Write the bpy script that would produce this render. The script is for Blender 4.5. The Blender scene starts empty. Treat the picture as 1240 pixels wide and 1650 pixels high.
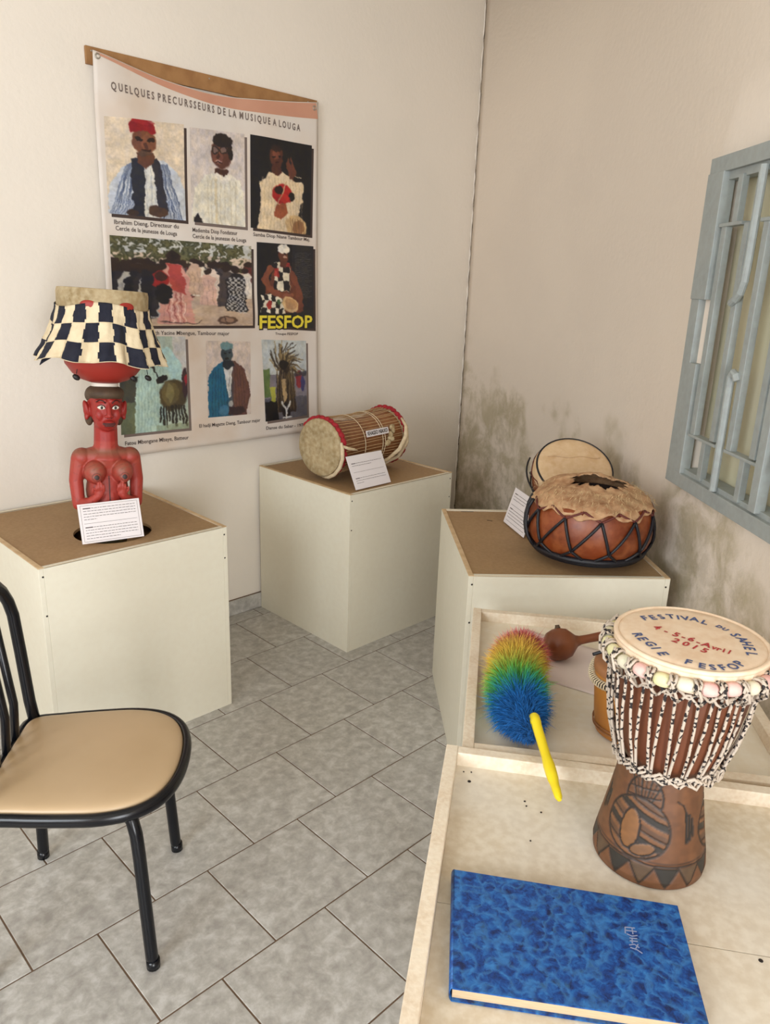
import bpy, bmesh, math, random
import numpy as np
from mathutils import Vector, Matrix, Euler

# ------------------------------------------------------------------ camera, light, exposure
scene = bpy.context.scene
COL = scene.collection
R_ = math.radians
rng = random.Random(7)
NR = np.random.RandomState(11)

def make_camera():
    cam = bpy.data.cameras.new('camera'); o = bpy.data.objects.new('camera', cam); COL.objects.link(o)
    a, b, c = R_(-45.01254), R_(72.96671), R_(2.02537)
    m = Matrix.Rotation(a, 4, 'Z') @ Matrix.Rotation(b, 4, 'X') @ Matrix.Rotation(c, 4, 'Z')
    m.translation = Vector((0, 0, 1.6)); o.matrix_world = m
    cam.sensor_fit = 'VERTICAL'; cam.sensor_height = 36.0; cam.lens = 1217.05 * 36.0 / 1650.0
    cam.clip_start = 0.02; cam.clip_end = 60
    scene.camera = o
make_camera()

world = bpy.data.worlds.new('world'); scene.world = world; world.use_nodes = True
wn = world.node_tree.nodes; bgn = wn['Background']
bgn.inputs[0].default_value = (0.62, 0.78, 1.0, 1); bgn.inputs[1].default_value = 1.2

def area(name, loc, target, sx, sy, power, col):
    l = bpy.data.lights.new(name, 'AREA'); l.shape = 'RECTANGLE'; l.size = sx; l.size_y = sy
    l.energy = power; l.color = col
    o = bpy.data.objects.new(name, l); COL.objects.link(o); o.location = loc
    d = Vector(target) - Vector(loc); o.rotation_euler = d.to_track_quat('-Z', 'Z').to_euler()
    return o
# daylight coming in through the open door behind the camera, plus an added fill light in a made-up side opening
area('door_daylight', (-0.75, -1.86, 1.08), (-0.75, 2, 1.0), 1.0, 2.05, 64, (0.98, 0.99, 1.0))
area('side_fill', (-2.26, 0.3, 1.80), (1.5, 0.9, 0.9), 1.6, 1.5, 60, (0.92, 0.97, 1.0))

vs = scene.view_settings
vs.view_transform = 'Standard'; vs.look = 'None'; vs.gamma = 1.0; vs.use_curve_mapping = False
vs.exposure = 0.50
scene.cycles.max_bounces = 8; scene.cycles.diffuse_bounces = 6
scene.cycles.sample_clamp_indirect = 6.0

# ------------------------------------------------------------------ helpers
def lin(c):
    return tuple(((x/255)/12.92 if x/255 <= .04045 else ((x/255+.055)/1.055)**2.4) for x in c[:3])

def tag(o, label=None, cat=None, group=None, kind=None):
    if label: o['label'] = label
    if cat: o['category'] = cat
    if group: o['group'] = group
    if kind: o['kind'] = kind
    return o

def empty(name, loc=(0,0,0), rz=0, label=None, cat=None, group=None, rot=None):
    o = bpy.data.objects.new(name, None); COL.objects.link(o)
    o.empty_display_size = .05; o.location = loc
    o.rotation_euler = rot if rot else (0, 0, rz)
    return tag(o, label, cat, group)

def link(name, me, parent=None, loc=None, rot=None):
    o = bpy.data.objects.new(name, me); COL.objects.link(o)
    if parent: o.parent = parent
    if loc: o.location = loc
    if rot: o.rotation_euler = rot
    return o

def mesh_from(name, v, f, mat, smooth=False):
    me = bpy.data.meshes.new(name); me.from_pydata([tuple(p) for p in v], [], f)
    for m in (mat if isinstance(mat, (list, tuple)) else [mat]): me.materials.append(m)
    if smooth: me.shade_smooth()
    me.update(); return me

def part(name, bm, mat, parent=None, smooth=False, label=None, loc=None, rot=None, auto=None):
    me = bpy.data.meshes.new(name); bmesh.ops.recalc_face_normals(bm, faces=bm.faces)
    bm.to_mesh(me); bm.free()
    for m in (mat if isinstance(mat, (list, tuple)) else [mat]): me.materials.append(m)
    if smooth:
        me.shade_smooth()
        if auto:
            try: me.set_sharp_from_angle(angle=R_(auto))
            except Exception: pass
    o = link(name, me, parent, loc, rot)
    if label: o['label'] = label
    return o

def NB(): return bmesh.new()

def box(bm, c, s, rot=None, bev=0.0, seg=2, M=None):
    r = bmesh.ops.create_cube(bm, size=1.0); vs_ = r['verts']
    bmesh.ops.scale(bm, vec=s, verts=vs_)
    if bev:
        es = list({e for v in vs_ for e in v.link_edges})
        q = bmesh.ops.bevel(bm, geom=es, offset=bev, segments=seg, affect='EDGES', profile=.6)
        vs_ = list({v for f in q['faces'] for v in f.verts} | {v for v in vs_ if v.is_valid})
    m = Matrix.Translation(c) @ (Euler(rot).to_matrix().to_4x4() if rot else Matrix.Identity(4))
    if M: m = M @ m
    bmesh.ops.transform(bm, matrix=m, verts=vs_)
    return vs_

def tube(bm, pts, r, seg=8, closed=False, caps=True, flat=1.0):
    pts = [Vector(p) for p in pts]; n = len(pts)
    rad = r if isinstance(r, (list, tuple)) else [r]*n
    rings = []; up = None
    for i, p in enumerate(pts):
        a = pts[(i-1) % n] if (closed or i) else p
        b = pts[(i+1) % n] if (closed or i < n-1) else p
        t = (b - a).normalized()
        if up is None:
            up = Vector((0,0,1)) if abs(t.z) < .9 else Vector((1,0,0))
        s = t.cross(up)
        if s.length < 1e-5: s = t.cross(Vector((1,.3,0)))
        s.normalize(); up = s.cross(t).normalized()
        rings.append([bm.verts.new(p + (s*math.cos(k*2*math.pi/seg) + up*flat*math.sin(k*2*math.pi/seg))*rad[i]) for k in range(seg)])
    m = n if closed else n-1
    for i in range(m):
        A, B = rings[i], rings[(i+1) % n]
        off = 0
        if closed and i == n-1:
            off = min(range(seg), key=lambda o_: (A[0].co-B[o_].co).length)
        for k in range(seg):
            try: bm.faces.new((A[k], A[(k+1)%seg], B[(k+1+off)%seg], B[(k+off)%seg]))
            except ValueError: pass
    if caps and not closed:
        bm.faces.new(rings[0][::-1]); bm.faces.new(rings[-1])
    return bm

def lathe(bm, prof, seg=48, M=None, cap_bottom=True, cap_top=True, arc=None):
    rings = []
    for (r, z) in prof:
        if r < 1e-6:
            v = bm.verts.new((0, 0, z)); rings.append([v])
        else:
            rings.append([bm.verts.new((r*math.cos(2*math.pi*k/seg), r*math.sin(2*math.pi*k/seg), z)) for k in range(seg)])
    allv = [v for q in rings for v in q]
    for A, B in zip(rings, rings[1:]):
        for k in range(seg):
            k2 = (k+1) % seg
            if len(A) == 1 and len(B) == 1: continue
            if len(A) == 1: bm.faces.new((A[0], B[k2], B[k]))
            elif len(B) == 1: bm.faces.new((A[k], A[k2], B[0]))
            else: bm.faces.new((A[k], A[k2], B[k2], B[k]))
    if cap_bottom and len(rings[0]) > 1: bm.faces.new(rings[0][::-1])
    if cap_top and len(rings[-1]) > 1: bm.faces.new(rings[-1])
    if M: bmesh.ops.transform(bm, matrix=M, verts=allv)
    return allv

def ball(bm, c, s, rot=None, sub=3):
    r = bmesh.ops.create_icosphere(bm, subdivisions=sub, radius=1.0)
    m = Matrix.Translation(c) @ (Euler(rot).to_matrix().to_4x4() if rot else Matrix.Identity(4)) @ Matrix.Diagonal((*((s,)*3 if not isinstance(s, (tuple, list)) else s), 1))
    bmesh.ops.transform(bm, matrix=m, verts=r['verts'])
    return r['verts']

def capsule(bm, a, b, ra, rb, seg=14):
    a, b = Vector(a), Vector(b); d = b - a; L = d.length
    prof = [(0, -ra)] + [(ra*math.cos(t), ra*math.sin(t)) for t in [R_(x) for x in (-60, -30, 0)]]
    prof += [(rb*math.cos(t), L + rb*math.sin(t)) for t in [R_(x) for x in (0, 30, 60)]] + [(0, L+rb)]
    q = d.to_track_quat('Z', 'Y').to_matrix().to_4x4()
    lathe(bm, prof, seg, Matrix.Translation(a) @ q)

def remeshed(name, bm, mat, parent, voxel, smooth_iter=4, cfun=None, label=None):
    me = bpy.data.meshes.new('raw'); bmesh.ops.recalc_face_normals(bm, faces=bm.faces); bm.to_mesh(me); bm.free()
    t = bpy.data.objects.new('raw', me); COL.objects.link(t)
    m = t.modifiers.new('r', 'REMESH'); m.mode = 'VOXEL'; m.voxel_size = voxel
    s = t.modifiers.new('s', 'SMOOTH'); s.iterations = smooth_iter; s.factor = .6
    dg = bpy.context.evaluated_depsgraph_get(); dg.update()
    new = bpy.data.meshes.new_from_object(t.evaluated_get(dg)); new.name = name
    bpy.data.objects.remove(t); bpy.data.meshes.remove(me)
    new.materials.clear(); new.materials.append(mat); new.shade_smooth()
    if cfun:
        n = len(new.vertices); co = np.empty(n*3, np.float32); new.vertices.foreach_get('co', co); co = co.reshape(-1, 3)
        set_col(new, cfun(co))
    o = link(name, new, parent)
    if label: o['label'] = label
    return o

def set_col(me, rgb):      # rgb sRGB 0..1 -> linear colour attribute
    rgb = np.clip(rgb, 0, 1); l = np.where(rgb <= .04045, rgb/12.92, ((rgb+.055)/1.055)**2.4)
    a = me.color_attributes.new('Col', 'FLOAT_COLOR', 'POINT')
    a.data.foreach_set('color', np.concatenate([l, np.ones((len(l), 1))], 1).astype(np.float32).ravel())

# ------------------------------------------------------------------ materials
def mat(name, rgb, rough=.6, noise=None, bump=None, metal=0.0, spec=.5, attr=False, stretch=None, objrand=0.0, coat=0.0):
    """noise = (scale, rgb2, amount, detail) ; bump = (scale, strength, distance)"""
    m = bpy.data.materials.new(name); m.use_nodes = True
    nt = m.node_tree; N = nt.nodes; L = nt.links; b = N['Principled BSDF']
    b.inputs['Roughness'].default_value = rough; b.inputs['Metallic'].default_value = metal
    b.inputs['Specular IOR Level'].default_value = spec
    if coat: b.inputs['Coat Weight'].default_value = coat
    tc = N.new('ShaderNodeTexCoord'); vec = tc.outputs['Object']
    if stretch:
        mp = N.new('ShaderNodeMapping'); mp.inputs['Scale'].default_value = stretch
        L.new(vec, mp.inputs[0]); vec = mp.outputs[0]
    if objrand:
        oi = N.new('ShaderNodeObjectInfo'); ml = N.new('ShaderNodeMath'); ml.operation = 'MULTIPLY'; ml.inputs[1].default_value = 37.0
        L.new(oi.outputs['Random'], ml.inputs[0]); ad = N.new('ShaderNodeVectorMath'); ad.operation = 'ADD'
        L.new(vec, ad.inputs[0]); L.new(ml.outputs[0], ad.inputs[1]); vec = ad.outputs[0]
    if attr:
        at = N.new('ShaderNodeAttribute'); at.attribute_name = 'Col'; col = at.outputs['Color']
    else:
        rg = N.new('ShaderNodeRGB'); rg.outputs[0].default_value = (*lin(rgb), 1); col = rg.outputs[0]
    for nz in ([noise] if noise and not isinstance(noise, list) else (noise or [])):
        sc, c2, am, dt = nz
        n = N.new('ShaderNodeTexNoise'); n.inputs['Scale'].default_value = sc; n.inputs['Detail'].default_value = dt
        L.new(vec, n.inputs['Vector'])
        mr = N.new('ShaderNodeMapRange'); mr.inputs[1].default_value = .38; mr.inputs[2].default_value = .66
        mr.inputs[3].default_value = 0; mr.inputs[4].default_value = am
        L.new(n.outputs['Fac'], mr.inputs[0])
        mx = N.new('ShaderNodeMix'); mx.data_type = 'RGBA'
        L.new(mr.outputs[0], mx.inputs[0]); L.new(col, mx.inputs[6]); mx.inputs[7].default_value = (*lin(c2), 1)
        col = mx.outputs[2]
    if objrand:
        hs = N.new('ShaderNodeHueSaturation'); mr = N.new('ShaderNodeMapRange'); mr.inputs[3].default_value = 1-objrand; mr.inputs[4].default_value = 1+objrand
        L.new(oi.outputs['Random'], mr.inputs[0]); L.new(mr.outputs[0], hs.inputs['Value']); L.new(col, hs.inputs['Color']); col = hs.outputs[0]
    L.new(col, b.inputs['Base Color'])
    if bump:
        n = N.new('ShaderNodeTexNoise'); n.inputs['Scale'].default_value = bump[0]; n.inputs['Detail'].default_value = 4
        L.new(vec, n.inputs['Vector']); bp = N.new('ShaderNodeBump'); bp.inputs['Strength'].default_value = bump[1]; bp.inputs['Distance'].default_value = bump[2]
        L.new(n.outputs['Fac'], bp.inputs['Height']); L.new(bp.outputs[0], b.inputs['Normal'])
    return m

M = {}
M['wood_paint'] = mat('cream_painted_board', (224, 219, 201), .5, [(2, (214, 206, 186), .5, 3), (40, (212, 202, 182), .2, 3)], (60, .15, .002))
M['hardboard'] = mat('brown_hardboard', (154, 124, 86), .7, [(6, (146, 114, 78), .6, 4), (90, (178, 146, 108), .3, 2)], (200, .2, .001))
M['lip'] = mat('bare_board_edge', (205, 178, 140), .7, [(30, (178, 145, 105), .6, 3)], (80, .3, .002))
M['table_rail'] = mat('whitewashed_rail', (226, 212, 190), .65, [(14, (205, 180, 150), .55, 4), (120, (240, 232, 215), .4, 2)], (90, .4, .002), stretch=(1, 1, 1))
M['table_board'] = mat('whitewashed_board', (208, 194, 170), .6, [(2.2, (220, 216, 208), .8, 3), (5, (198, 180, 152), .55, 4), (60, (236, 230, 216), .4, 3)], (70, .15, .001))
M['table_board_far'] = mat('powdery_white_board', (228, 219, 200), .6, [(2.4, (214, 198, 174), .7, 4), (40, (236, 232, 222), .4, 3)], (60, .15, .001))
M['dark_hole'] = mat('dark_speck', (40, 32, 28), .9)
M['chair_black'] = mat('black_enamel', (9, 11, 17), .25, spec=.4)
M['vinyl'] = mat('beige_vinyl', (186, 160, 126), .36, [(4, (172, 146, 110), .5, 3)], (300, .12, .0006))
M['window_paint'] = mat('blue_grey_enamel', (152, 157, 155), .5, [(8, (136, 143, 143), .5, 3), (50, (166, 178, 178), .3, 3)], (60, .2, .001))
M['shutter_panel'] = mat('cream_shutter_sheet', (206, 200, 174), .6, [(4, (190, 190, 160), .5, 3)], (30, .1, .001))
M['grout'] = mat('brown_grout', (108, 86, 68), .9)
M['ceiling'] = mat('white_ceiling', (225, 220, 208), .9)
M['banner'] = mat('printed_vinyl_banner', (214, 206, 198), .5, [(2.5, (206, 184, 164), .7, 3), (7, (220, 214, 208), .5, 3)])
M['pink_print'] = mat('salmon_print', (196, 146, 122), .55, (6, (186, 128, 104), .5, 2))
M['print'] = mat('photo_print', (255, 255, 255), .5, attr=True)
M['ink'] = mat('dark_ink', (64, 50, 46), .7)
M['ink_soft'] = mat('soft_ink', (112, 98, 92), .7)
M['batten'] = mat('brown_batten', (158, 116, 72), .6, (20, (130, 88, 50), .6, 4), (60, .3, .001))
M['steel'] = mat('steel', (170, 165, 155), .35, metal=.8)
M['card'] = mat('white_card', (226, 220, 222), .6, (5, (214, 208, 206), .5, 2))
M['card_edge'] = mat('board_edge', (225, 215, 190), .7)
M['red'] = mat('red_carved_wood', (190, 50, 40), .5, attr=True, bump=(60, .3, .002))
M['redp'] = mat('red_paint', (152, 42, 32), .5, (12, (150, 36, 28), .5, 3), (50, .2, .001))
M['hair'] = mat('dark_olive_paint', (84, 66, 48), .7, (25, (58, 44, 34), .6, 3), (80, .4, .002))
M['white_paint'] = mat('white_paint', (228, 220, 208), .6, (20, (190, 180, 165), .4, 3))
M['black'] = mat('black_paint', (22, 18, 18), .5)
M['lips'] = mat('dark_red_lips', (78, 30, 28), .5)
M['cloth_cream'] = mat('cream_cotton', (224, 208, 176), .9, (30, (196, 176, 142), .5, 3), (180, .5, .002))
M['cloth_navy'] = mat('navy_cotton', (20, 22, 38), .9, (30, (40, 44, 58), .4, 3), (180, .5, .002))
M['drum_hide'] = mat('mottled_hide', (166, 144, 106), .7, [(16, (126, 106, 68), .7, 4), (50, (198, 184, 152), .5, 3)], (40, .4, .003))
M['drum_hide_pale'] = mat('pale_hide', (208, 178, 138), .65, [(9, (186, 146, 104), .6, 4), (40, (224, 200, 168), .4, 3)], (40, .3, .002))
M['wood_brown'] = mat('brown_wood', (152, 102, 62), .5, [(14, (104, 60, 36), .6, 4)], (50, .25, .001), stretch=(1, 1, .2))
M['string'] = mat('tan_string', (190, 158, 116), .7, (50, (150, 118, 80), .5, 2))
M['rag_red'] = mat('red_cloth', (156, 22, 34), .8, (40, (130, 16, 28), .6, 3), (120, .5, .003))
M['cream_rope'] = mat('cream_rope', (214, 196, 164), .8, (60, (176, 154, 120), .5, 3), (200, .6, .002))
M['terracotta'] = mat('terracotta', (128, 56, 20), .40, [(7, (90, 36, 14), .8, 4), (30, (170, 100, 56), .4, 3)], (50, .25, .002))
M['pot_hide'] = mat('dry_hide', (182, 140, 102), .75, [(8, (140, 94, 60), .8, 4), (45, (208, 174, 134), .6, 4)], (30, .6, .006))
M['fuzz'] = mat('hide_hair', (204, 176, 134), .85, (60, (150, 120, 82), .6, 2))
M['cord_black'] = mat('navy_black_cord', (15, 15, 24), .5, bump=(300, .5, .001))
M['cord_red'] = mat('dark_red_cord', (96, 42, 34), .7)
M['pot_dark'] = mat('pot_shade_disc', (34, 20, 16), .9)
M['djembe_wood'] = mat('djembe_wood', (110, 62, 38), .45, [(10, (92, 50, 32), .6, 4)], (60, .25, .001), stretch=(1, 1, .25))
M['carved'] = mat('carved_foot_wood', (255, 255, 255), .55, attr=True, bump=(70, .3, .001))
M['skin'] = mat('goat_skin', (228, 204, 176), .55, [(14, (216, 184, 152), .6, 3), (60, (238, 222, 200), .4, 2)], (60, .1, .001))
M['blue_pen'] = mat('blue_marker', (66, 82, 128), .6)
M['red_pen'] = mat('red_marker', (172, 50, 52), .6)
M['wrap_pink'] = mat('pink_wrap', (226, 186, 176), .8, (40, (206, 140, 136), .5, 2), (90, .5, .003))
M['wrap_yellow'] = mat('yellow_wrap', (220, 212, 170), .8, (40, (196, 196, 120), .5, 2), (90, .5, .003))
M['wrap_green'] = mat('pale_green_wrap', (212, 208, 182), .8, (40, (228, 206, 190), .5, 2), (90, .5, .003))
M['gourd'] = mat('calabash', (128, 70, 36), .4, [(12, (98, 48, 24), .7, 4)], (50, .15, .001))
M['amber_wood'] = mat('amber_wood', (176, 116, 48), .5, [(14, (140, 82, 34), .6, 3)], (50, .2, .001), stretch=(1, 1, .25))
M['paper'] = mat('thin_paper', (224, 208, 204), .7, (8, (232, 222, 214), .5, 2))
M['yellow_plastic'] = mat('yellow_plastic', (228, 204, 24), .3)
M['pages'] = mat('page_block', (206, 182, 148), .8, (60, (180, 152, 118), .6, 1), stretch=(1, 1, 60))
M['feather'] = mat('feather', (255, 255, 255), .8, attr=True)
M['door_wood'] = mat('grey_door_paint', (150, 164, 168), .5)

def rope_mat():
    m = mat('flecked_rope', (222, 208, 190), .8)
    nt = m.node_tree; N = nt.nodes; L = nt.links; b = N['Principled BSDF']
    tc = N.new('ShaderNodeTexCoord')
    v = N.new('ShaderNodeTexVoronoi'); v.inputs['Scale'].default_value = 230
    L.new(tc.outputs['Object'], v.inputs['Vector'])
    r = N.new('ShaderNodeValToRGB'); r.color_ramp.interpolation = 'CONSTANT'
    r.color_ramp.elements[0].position = 0; r.color_ramp.elements[0].color = (*lin((36, 30, 30)), 1)
    r.color_ramp.elements[1].position = .22; r.color_ramp.elements[1].color = (*lin((188, 174, 158)), 1)
    sep = N.new('ShaderNodeSeparateColor'); L.new(v.outputs['Color'], sep.inputs[0]); L.new(sep.outputs[0], r.inputs[0])
    L.new(r.outputs[0], b.inputs['Base Color'])
    n = N.new('ShaderNodeTexNoise'); n.inputs['Scale'].default_value = 500; L.new(tc.outputs['Object'], n.inputs[0])
    bp = N.new('ShaderNodeBump'); bp.inputs['Strength'].default_value = .5; bp.inputs['Distance'].default_value = .001
    L.new(n.outputs['Fac'], bp.inputs['Height']); L.new(bp.outputs[0], b.inputs['Normal'])
    return m
M['rope'] = rope_mat()

def book_mat():
    m = mat('marbled_blue_cover', (18, 78, 150), .45)
    nt = m.node_tree; N = nt.nodes; L = nt.links; b = N['Principled BSDF']; tc = N.new('ShaderNodeTexCoord')
    n1 = N.new('ShaderNodeTexNoise'); n1.inputs['Scale'].default_value = 76; n1.inputs['Detail'].default_value = 7; n1.inputs['Roughness'].default_value = .66; n1.inputs['Distortion'].default_value = .5
    L.new(tc.outputs['Object'], n1.inputs[0])
    r = N.new('ShaderNodeValToRGB'); e = r.color_ramp.elements
    e[0].position = .34; e[0].color = (*lin((10, 32, 78)), 1); e[1].position = .70; e[1].color = (*lin((36, 106, 176)), 1)
    k = e.new(.48); k.color = (*lin((10, 62, 132)), 1)
    L.new(n1.outputs[0], r.inputs[0])
    v = N.new('ShaderNodeTexVoronoi'); v.feature = 'SMOOTH_F1'; v.inputs['Scale'].default_value = 52
    n2 = N.new('ShaderNodeMapping'); mixv = N.new('ShaderNodeVectorMath'); mixv.operation = 'MULTIPLY_ADD'
    mixv.inputs[1].default_value = (.018, .018, .018); L.new(n1.outputs['Color'], mixv.inputs[0]); L.new(tc.outputs['Object'], mixv.inputs[2])
    L.new(mixv.outputs[0], v.inputs[0])
    r2 = N.new('ShaderNodeValToRGB'); e = r2.color_ramp.elements; e[0].position = .38; e[0].color = (0, 0, 0, 1); e[1].position = .5; e[1].color = (.26, .26, .26, 1)
    q = e.new(.62); q.color = (0, 0, 0, 1)
    L.new(v.outputs['Distance'], r2.inputs[0])
    mx = N.new('ShaderNodeMix'); mx.data_type = 'RGBA'; L.new(r2.outputs[0], mx.inputs[0]); L.new(r.outputs[0], mx.inputs[6]); mx.inputs[7].default_value = (*lin((84, 158, 214)), 1)
    L.new(mx.outputs[2], b.inputs['Base Color'])
    return m
M['book'] = book_mat()

def tile_mat():
    m = mat('grey_stone_tile', (170, 164, 156), .32)
    nt = m.node_tree; N = nt.nodes; L = nt.links; b = N['Principled BSDF']; tc = N.new('ShaderNodeTexCoord')
    oi = N.new('ShaderNodeObjectInfo'); ad = N.new('ShaderNodeVectorMath'); ad.operation = 'MULTIPLY_ADD'
    L.new(oi.outputs['Random'], ad.inputs[0]); ad.inputs[1].default_value = (31, 17, 23); L.new(tc.outputs['Object'], ad.inputs[2])
    n = N.new('ShaderNodeTexNoise'); n.inputs['Scale'].default_value = 30; n.inputs['Detail'].default_value = 8; n.inputs['Roughness'].default_value = .64; n.inputs['Distortion'].default_value = .25
    L.new(ad.outputs[0], n.inputs[0])
    r = N.new('ShaderNodeValToRGB'); e = r.color_ramp.elements
    e[0].position = .33; e[0].color = (*lin((154, 150, 145)), 1); e[1].position = .68; e[1].color = (*lin((196, 194, 190)), 1)
    k = e.new(.5); k.color = (*lin((173, 170, 164)), 1)
    L.new(n.outputs[0], r.inputs[0])
    hs = N.new('ShaderNodeHueSaturation'); mr = N.new('ShaderNodeMapRange'); mr.inputs[3].default_value = .97; mr.inputs[4].default_value = 1.03
    L.new(oi.outputs['Random'], mr.inputs[0]); L.new(mr.outputs[0], hs.inputs['Value']); L.new(r.outputs[0], hs.inputs['Color'])
    L.new(hs.outputs[0], b.inputs['Base Color'])
    return m
M['tile'] = tile_mat()

def wall_mat(name, base, stain):
    """plaster; stain=True adds damp, peeling patches low on the wall (shape fixed on the plaster by s,z)"""
    m = mat(name, base, .85)
    nt = m.node_tree; N = nt.nodes; L = nt.links; b = N['Principled BSDF']; tc = N.new('ShaderNodeTexCoord')
    b.inputs['Specular IOR Level'].default_value = .25
    def noise(sc, dt=4, ro=.5, ds=0, vec=None):
        n = N.new('ShaderNodeTexNoise'); n.inputs['Scale'].default_value = sc; n.inputs['Detail'].default_value = dt
        n.inputs['Roughness'].default_value = ro; n.inputs['Distortion'].default_value = ds
        L.new(vec or tc.outputs['Object'], n.inputs[0]); return n.outputs['Fac']
    def mixc(f, a, c):
        mx = N.new('ShaderNodeMix'); mx.data_type = 'RGBA'; L.new(f, mx.inputs[0])
        if isinstance(a, tuple): mx.inputs[6].default_value = (*lin(a), 1)
        else: L.new(a, mx.inputs[6])
        if isinstance(c, tuple): mx.inputs[7].default_value = (*lin(c), 1)
        else: L.new(c, mx.inputs[7])
        return mx.outputs[2]
    def rmp(x, a, c, lo=0, hi=1):
        mr = N.new('ShaderNodeMapRange'); mr.interpolation_type = 'SMOOTHSTEP'
        for i, q in enumerate((a, c, lo, hi)): mr.inputs[i+1].default_value = q
        L.new(x, mr.inputs[0]); return mr.outputs[0]
    def mth(op, a, c):
        q = N.new('ShaderNodeMath'); q.operation = op
        for i, t in enumerate((a, c)):
            if isinstance(t, (int, float)): q.inputs[i].default_value = t
            else: L.new(t, q.inputs[i])
        return q.outputs[0]
    col = mixc(rmp(noise(1.3, 3), .35, .65, 0, .5), base, tuple(int(x*.965) for x in base))
    h = noise(45, 5)
    if stain:
        uv = N.new('ShaderNodeUVMap'); uv.uv_map = 'sz'; sx = N.new('ShaderNodeSeparateXYZ'); L.new(uv.outputs[0], sx.inputs[0])
        S, Z = sx.outputs[0], sx.outputs[1]
        # height of the tide line wobbles along the wall
        nz = noise(2.6, 3, .5, .2)
        tide = mth('ADD', rmp(S, 0.0, 1.6, 1.06, .98), mth('MULTIPLY', mth('SUBTRACT', nz, .5), 1.5))
        damp = rmp(mth('SUBTRACT', tide, Z), -.04, .16)
        deep = rmp(mth('SUBTRACT', tide, Z), .05, .55)
        blot = rmp(noise(7, 6, .65, .4), .36, .62)
        col = mixc(mth('MULTIPLY', damp, mth('MULTIPLY', blot, .72)), col, (168, 156, 126))
        col = mixc(mth('MULTIPLY', deep, rmp(noise(16, 6, .7), .42, .66, 0, .5)), col, (150, 138, 112))
        col = mixc(mth('MULTIPLY', damp, rmp(noise(24, 8, .75), .56, .66, 0, .55)), col, (210, 198, 176))
        # broken seam in the corner (s ~ 0)
        seam = rmp(mth('ADD', S, mth('MULTIPLY', mth('SUBTRACT', noise(22, 3), .5), .03)), .004, .016, 1, 0)
        brk = rmp(noise(38, 4, .7), .5, .6)
        col = mixc(mth('MULTIPLY', mth('MULTIPLY', seam, brk), rmp(Z, 1.3, .9, .35, .85)), col, (86, 72, 56))
        h = mth('ADD', h, mth('MULTIPLY', damp, mth('MULTIPLY', noise(28, 8, .7), 1.6)))
    L.new(col, b.inputs['Base Color'])
    bp = N.new('ShaderNodeBump'); bp.inputs['Strength'].default_value = .35; bp.inputs['Distance'].default_value = .004
    L.new(h, bp.inputs['Height']); L.new(bp.outputs[0], b.inputs['Normal'])
    return m
M['wall_left'] = wall_mat('plaster_cream', (230, 222, 211), False)
M['wall_right'] = wall_mat('plaster_damp', (222, 210, 196), True)

# ------------------------------------------------------------------ the room
YA = 2.93                                     # plane of the wall with the banner
CU = 1.10                                     # distance of the window wall along U
ang = R_(-41.8)
U = Vector((math.cos(ang), math.sin(ang), 0)); V = Vector((-math.sin(ang), math.cos(ang), 0))
def uv(u, v, z=0): return U*u + V*v + Vector((0, 0, z))
K = Vector((3.545, YA, 0))                    # corner between the two walls
CEIL = 3.36

def solid(name, boxes, material, parent=None, bev=0):
    bm = NB()
    for lo, hi in boxes:
        box(bm, [(a+b)/2 for a, b in zip(lo, hi)], [abs(b-a) for a, b in zip(lo, hi)], bev=bev)
    return part(name, bm, material, parent)

fl = solid('floor', [((-2.4, -2.0, -.12), (4.2, 3.1, -.0022))], M['grout']); tag(fl, kind='structure', label='floor of grey stone-look tiles laid in running bond with brown joints')
# floor tiles, one object each, running bond
tb = NB(); box(tb, (0, 0, -.006), (.3132, .3165, .012), bev=.0012, seg=1)
tme = bpy.data.meshes.new('tile'); tb.to_mesh(tme); tb.free(); tme.materials.append(M['tile'])
cnt = 0
for j in range(-3, 7):
    y0 = 1.229 + .3208*j
    for i in range(-7, 9):
        x0 = (1.213 if j % 2 == 0 else 1.0545) + .3175*i
        cx, cy = x0 + .3175/2, y0 + .3208/2
        if cx < -1.0 or cy + .16 > 3.25 or cx > 3.75: continue
        if Vector((cx, cy, 0)).dot(U) > 1.38 and Vector((cx, cy, 0)).dot(V) < 3.4: continue
        w = min(cy+.1587, YA) ; 
        o = link('tile', tme, fl); o.location = (cx, cy, 0)
        if cy + .1587 > YA:
            s = (YA - (cy-.1587)) / .3175
            o.scale = (1, s, 1); o.location.y = cy - .1587 + s*.3175/2
        cnt += 1

cl = solid('ceiling', [((-2.4, -2.0, CEIL), (5.0, 3.1, CEIL+.1))], M['ceiling']); tag(cl, kind='structure')
wl = solid('wall_left', [((-2.4, YA, 0), (K.x+.10, YA+.15, CEIL))], M['wall_left']); tag(wl, kind='structure', label='cream plaster wall behind the printed banner')

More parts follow.
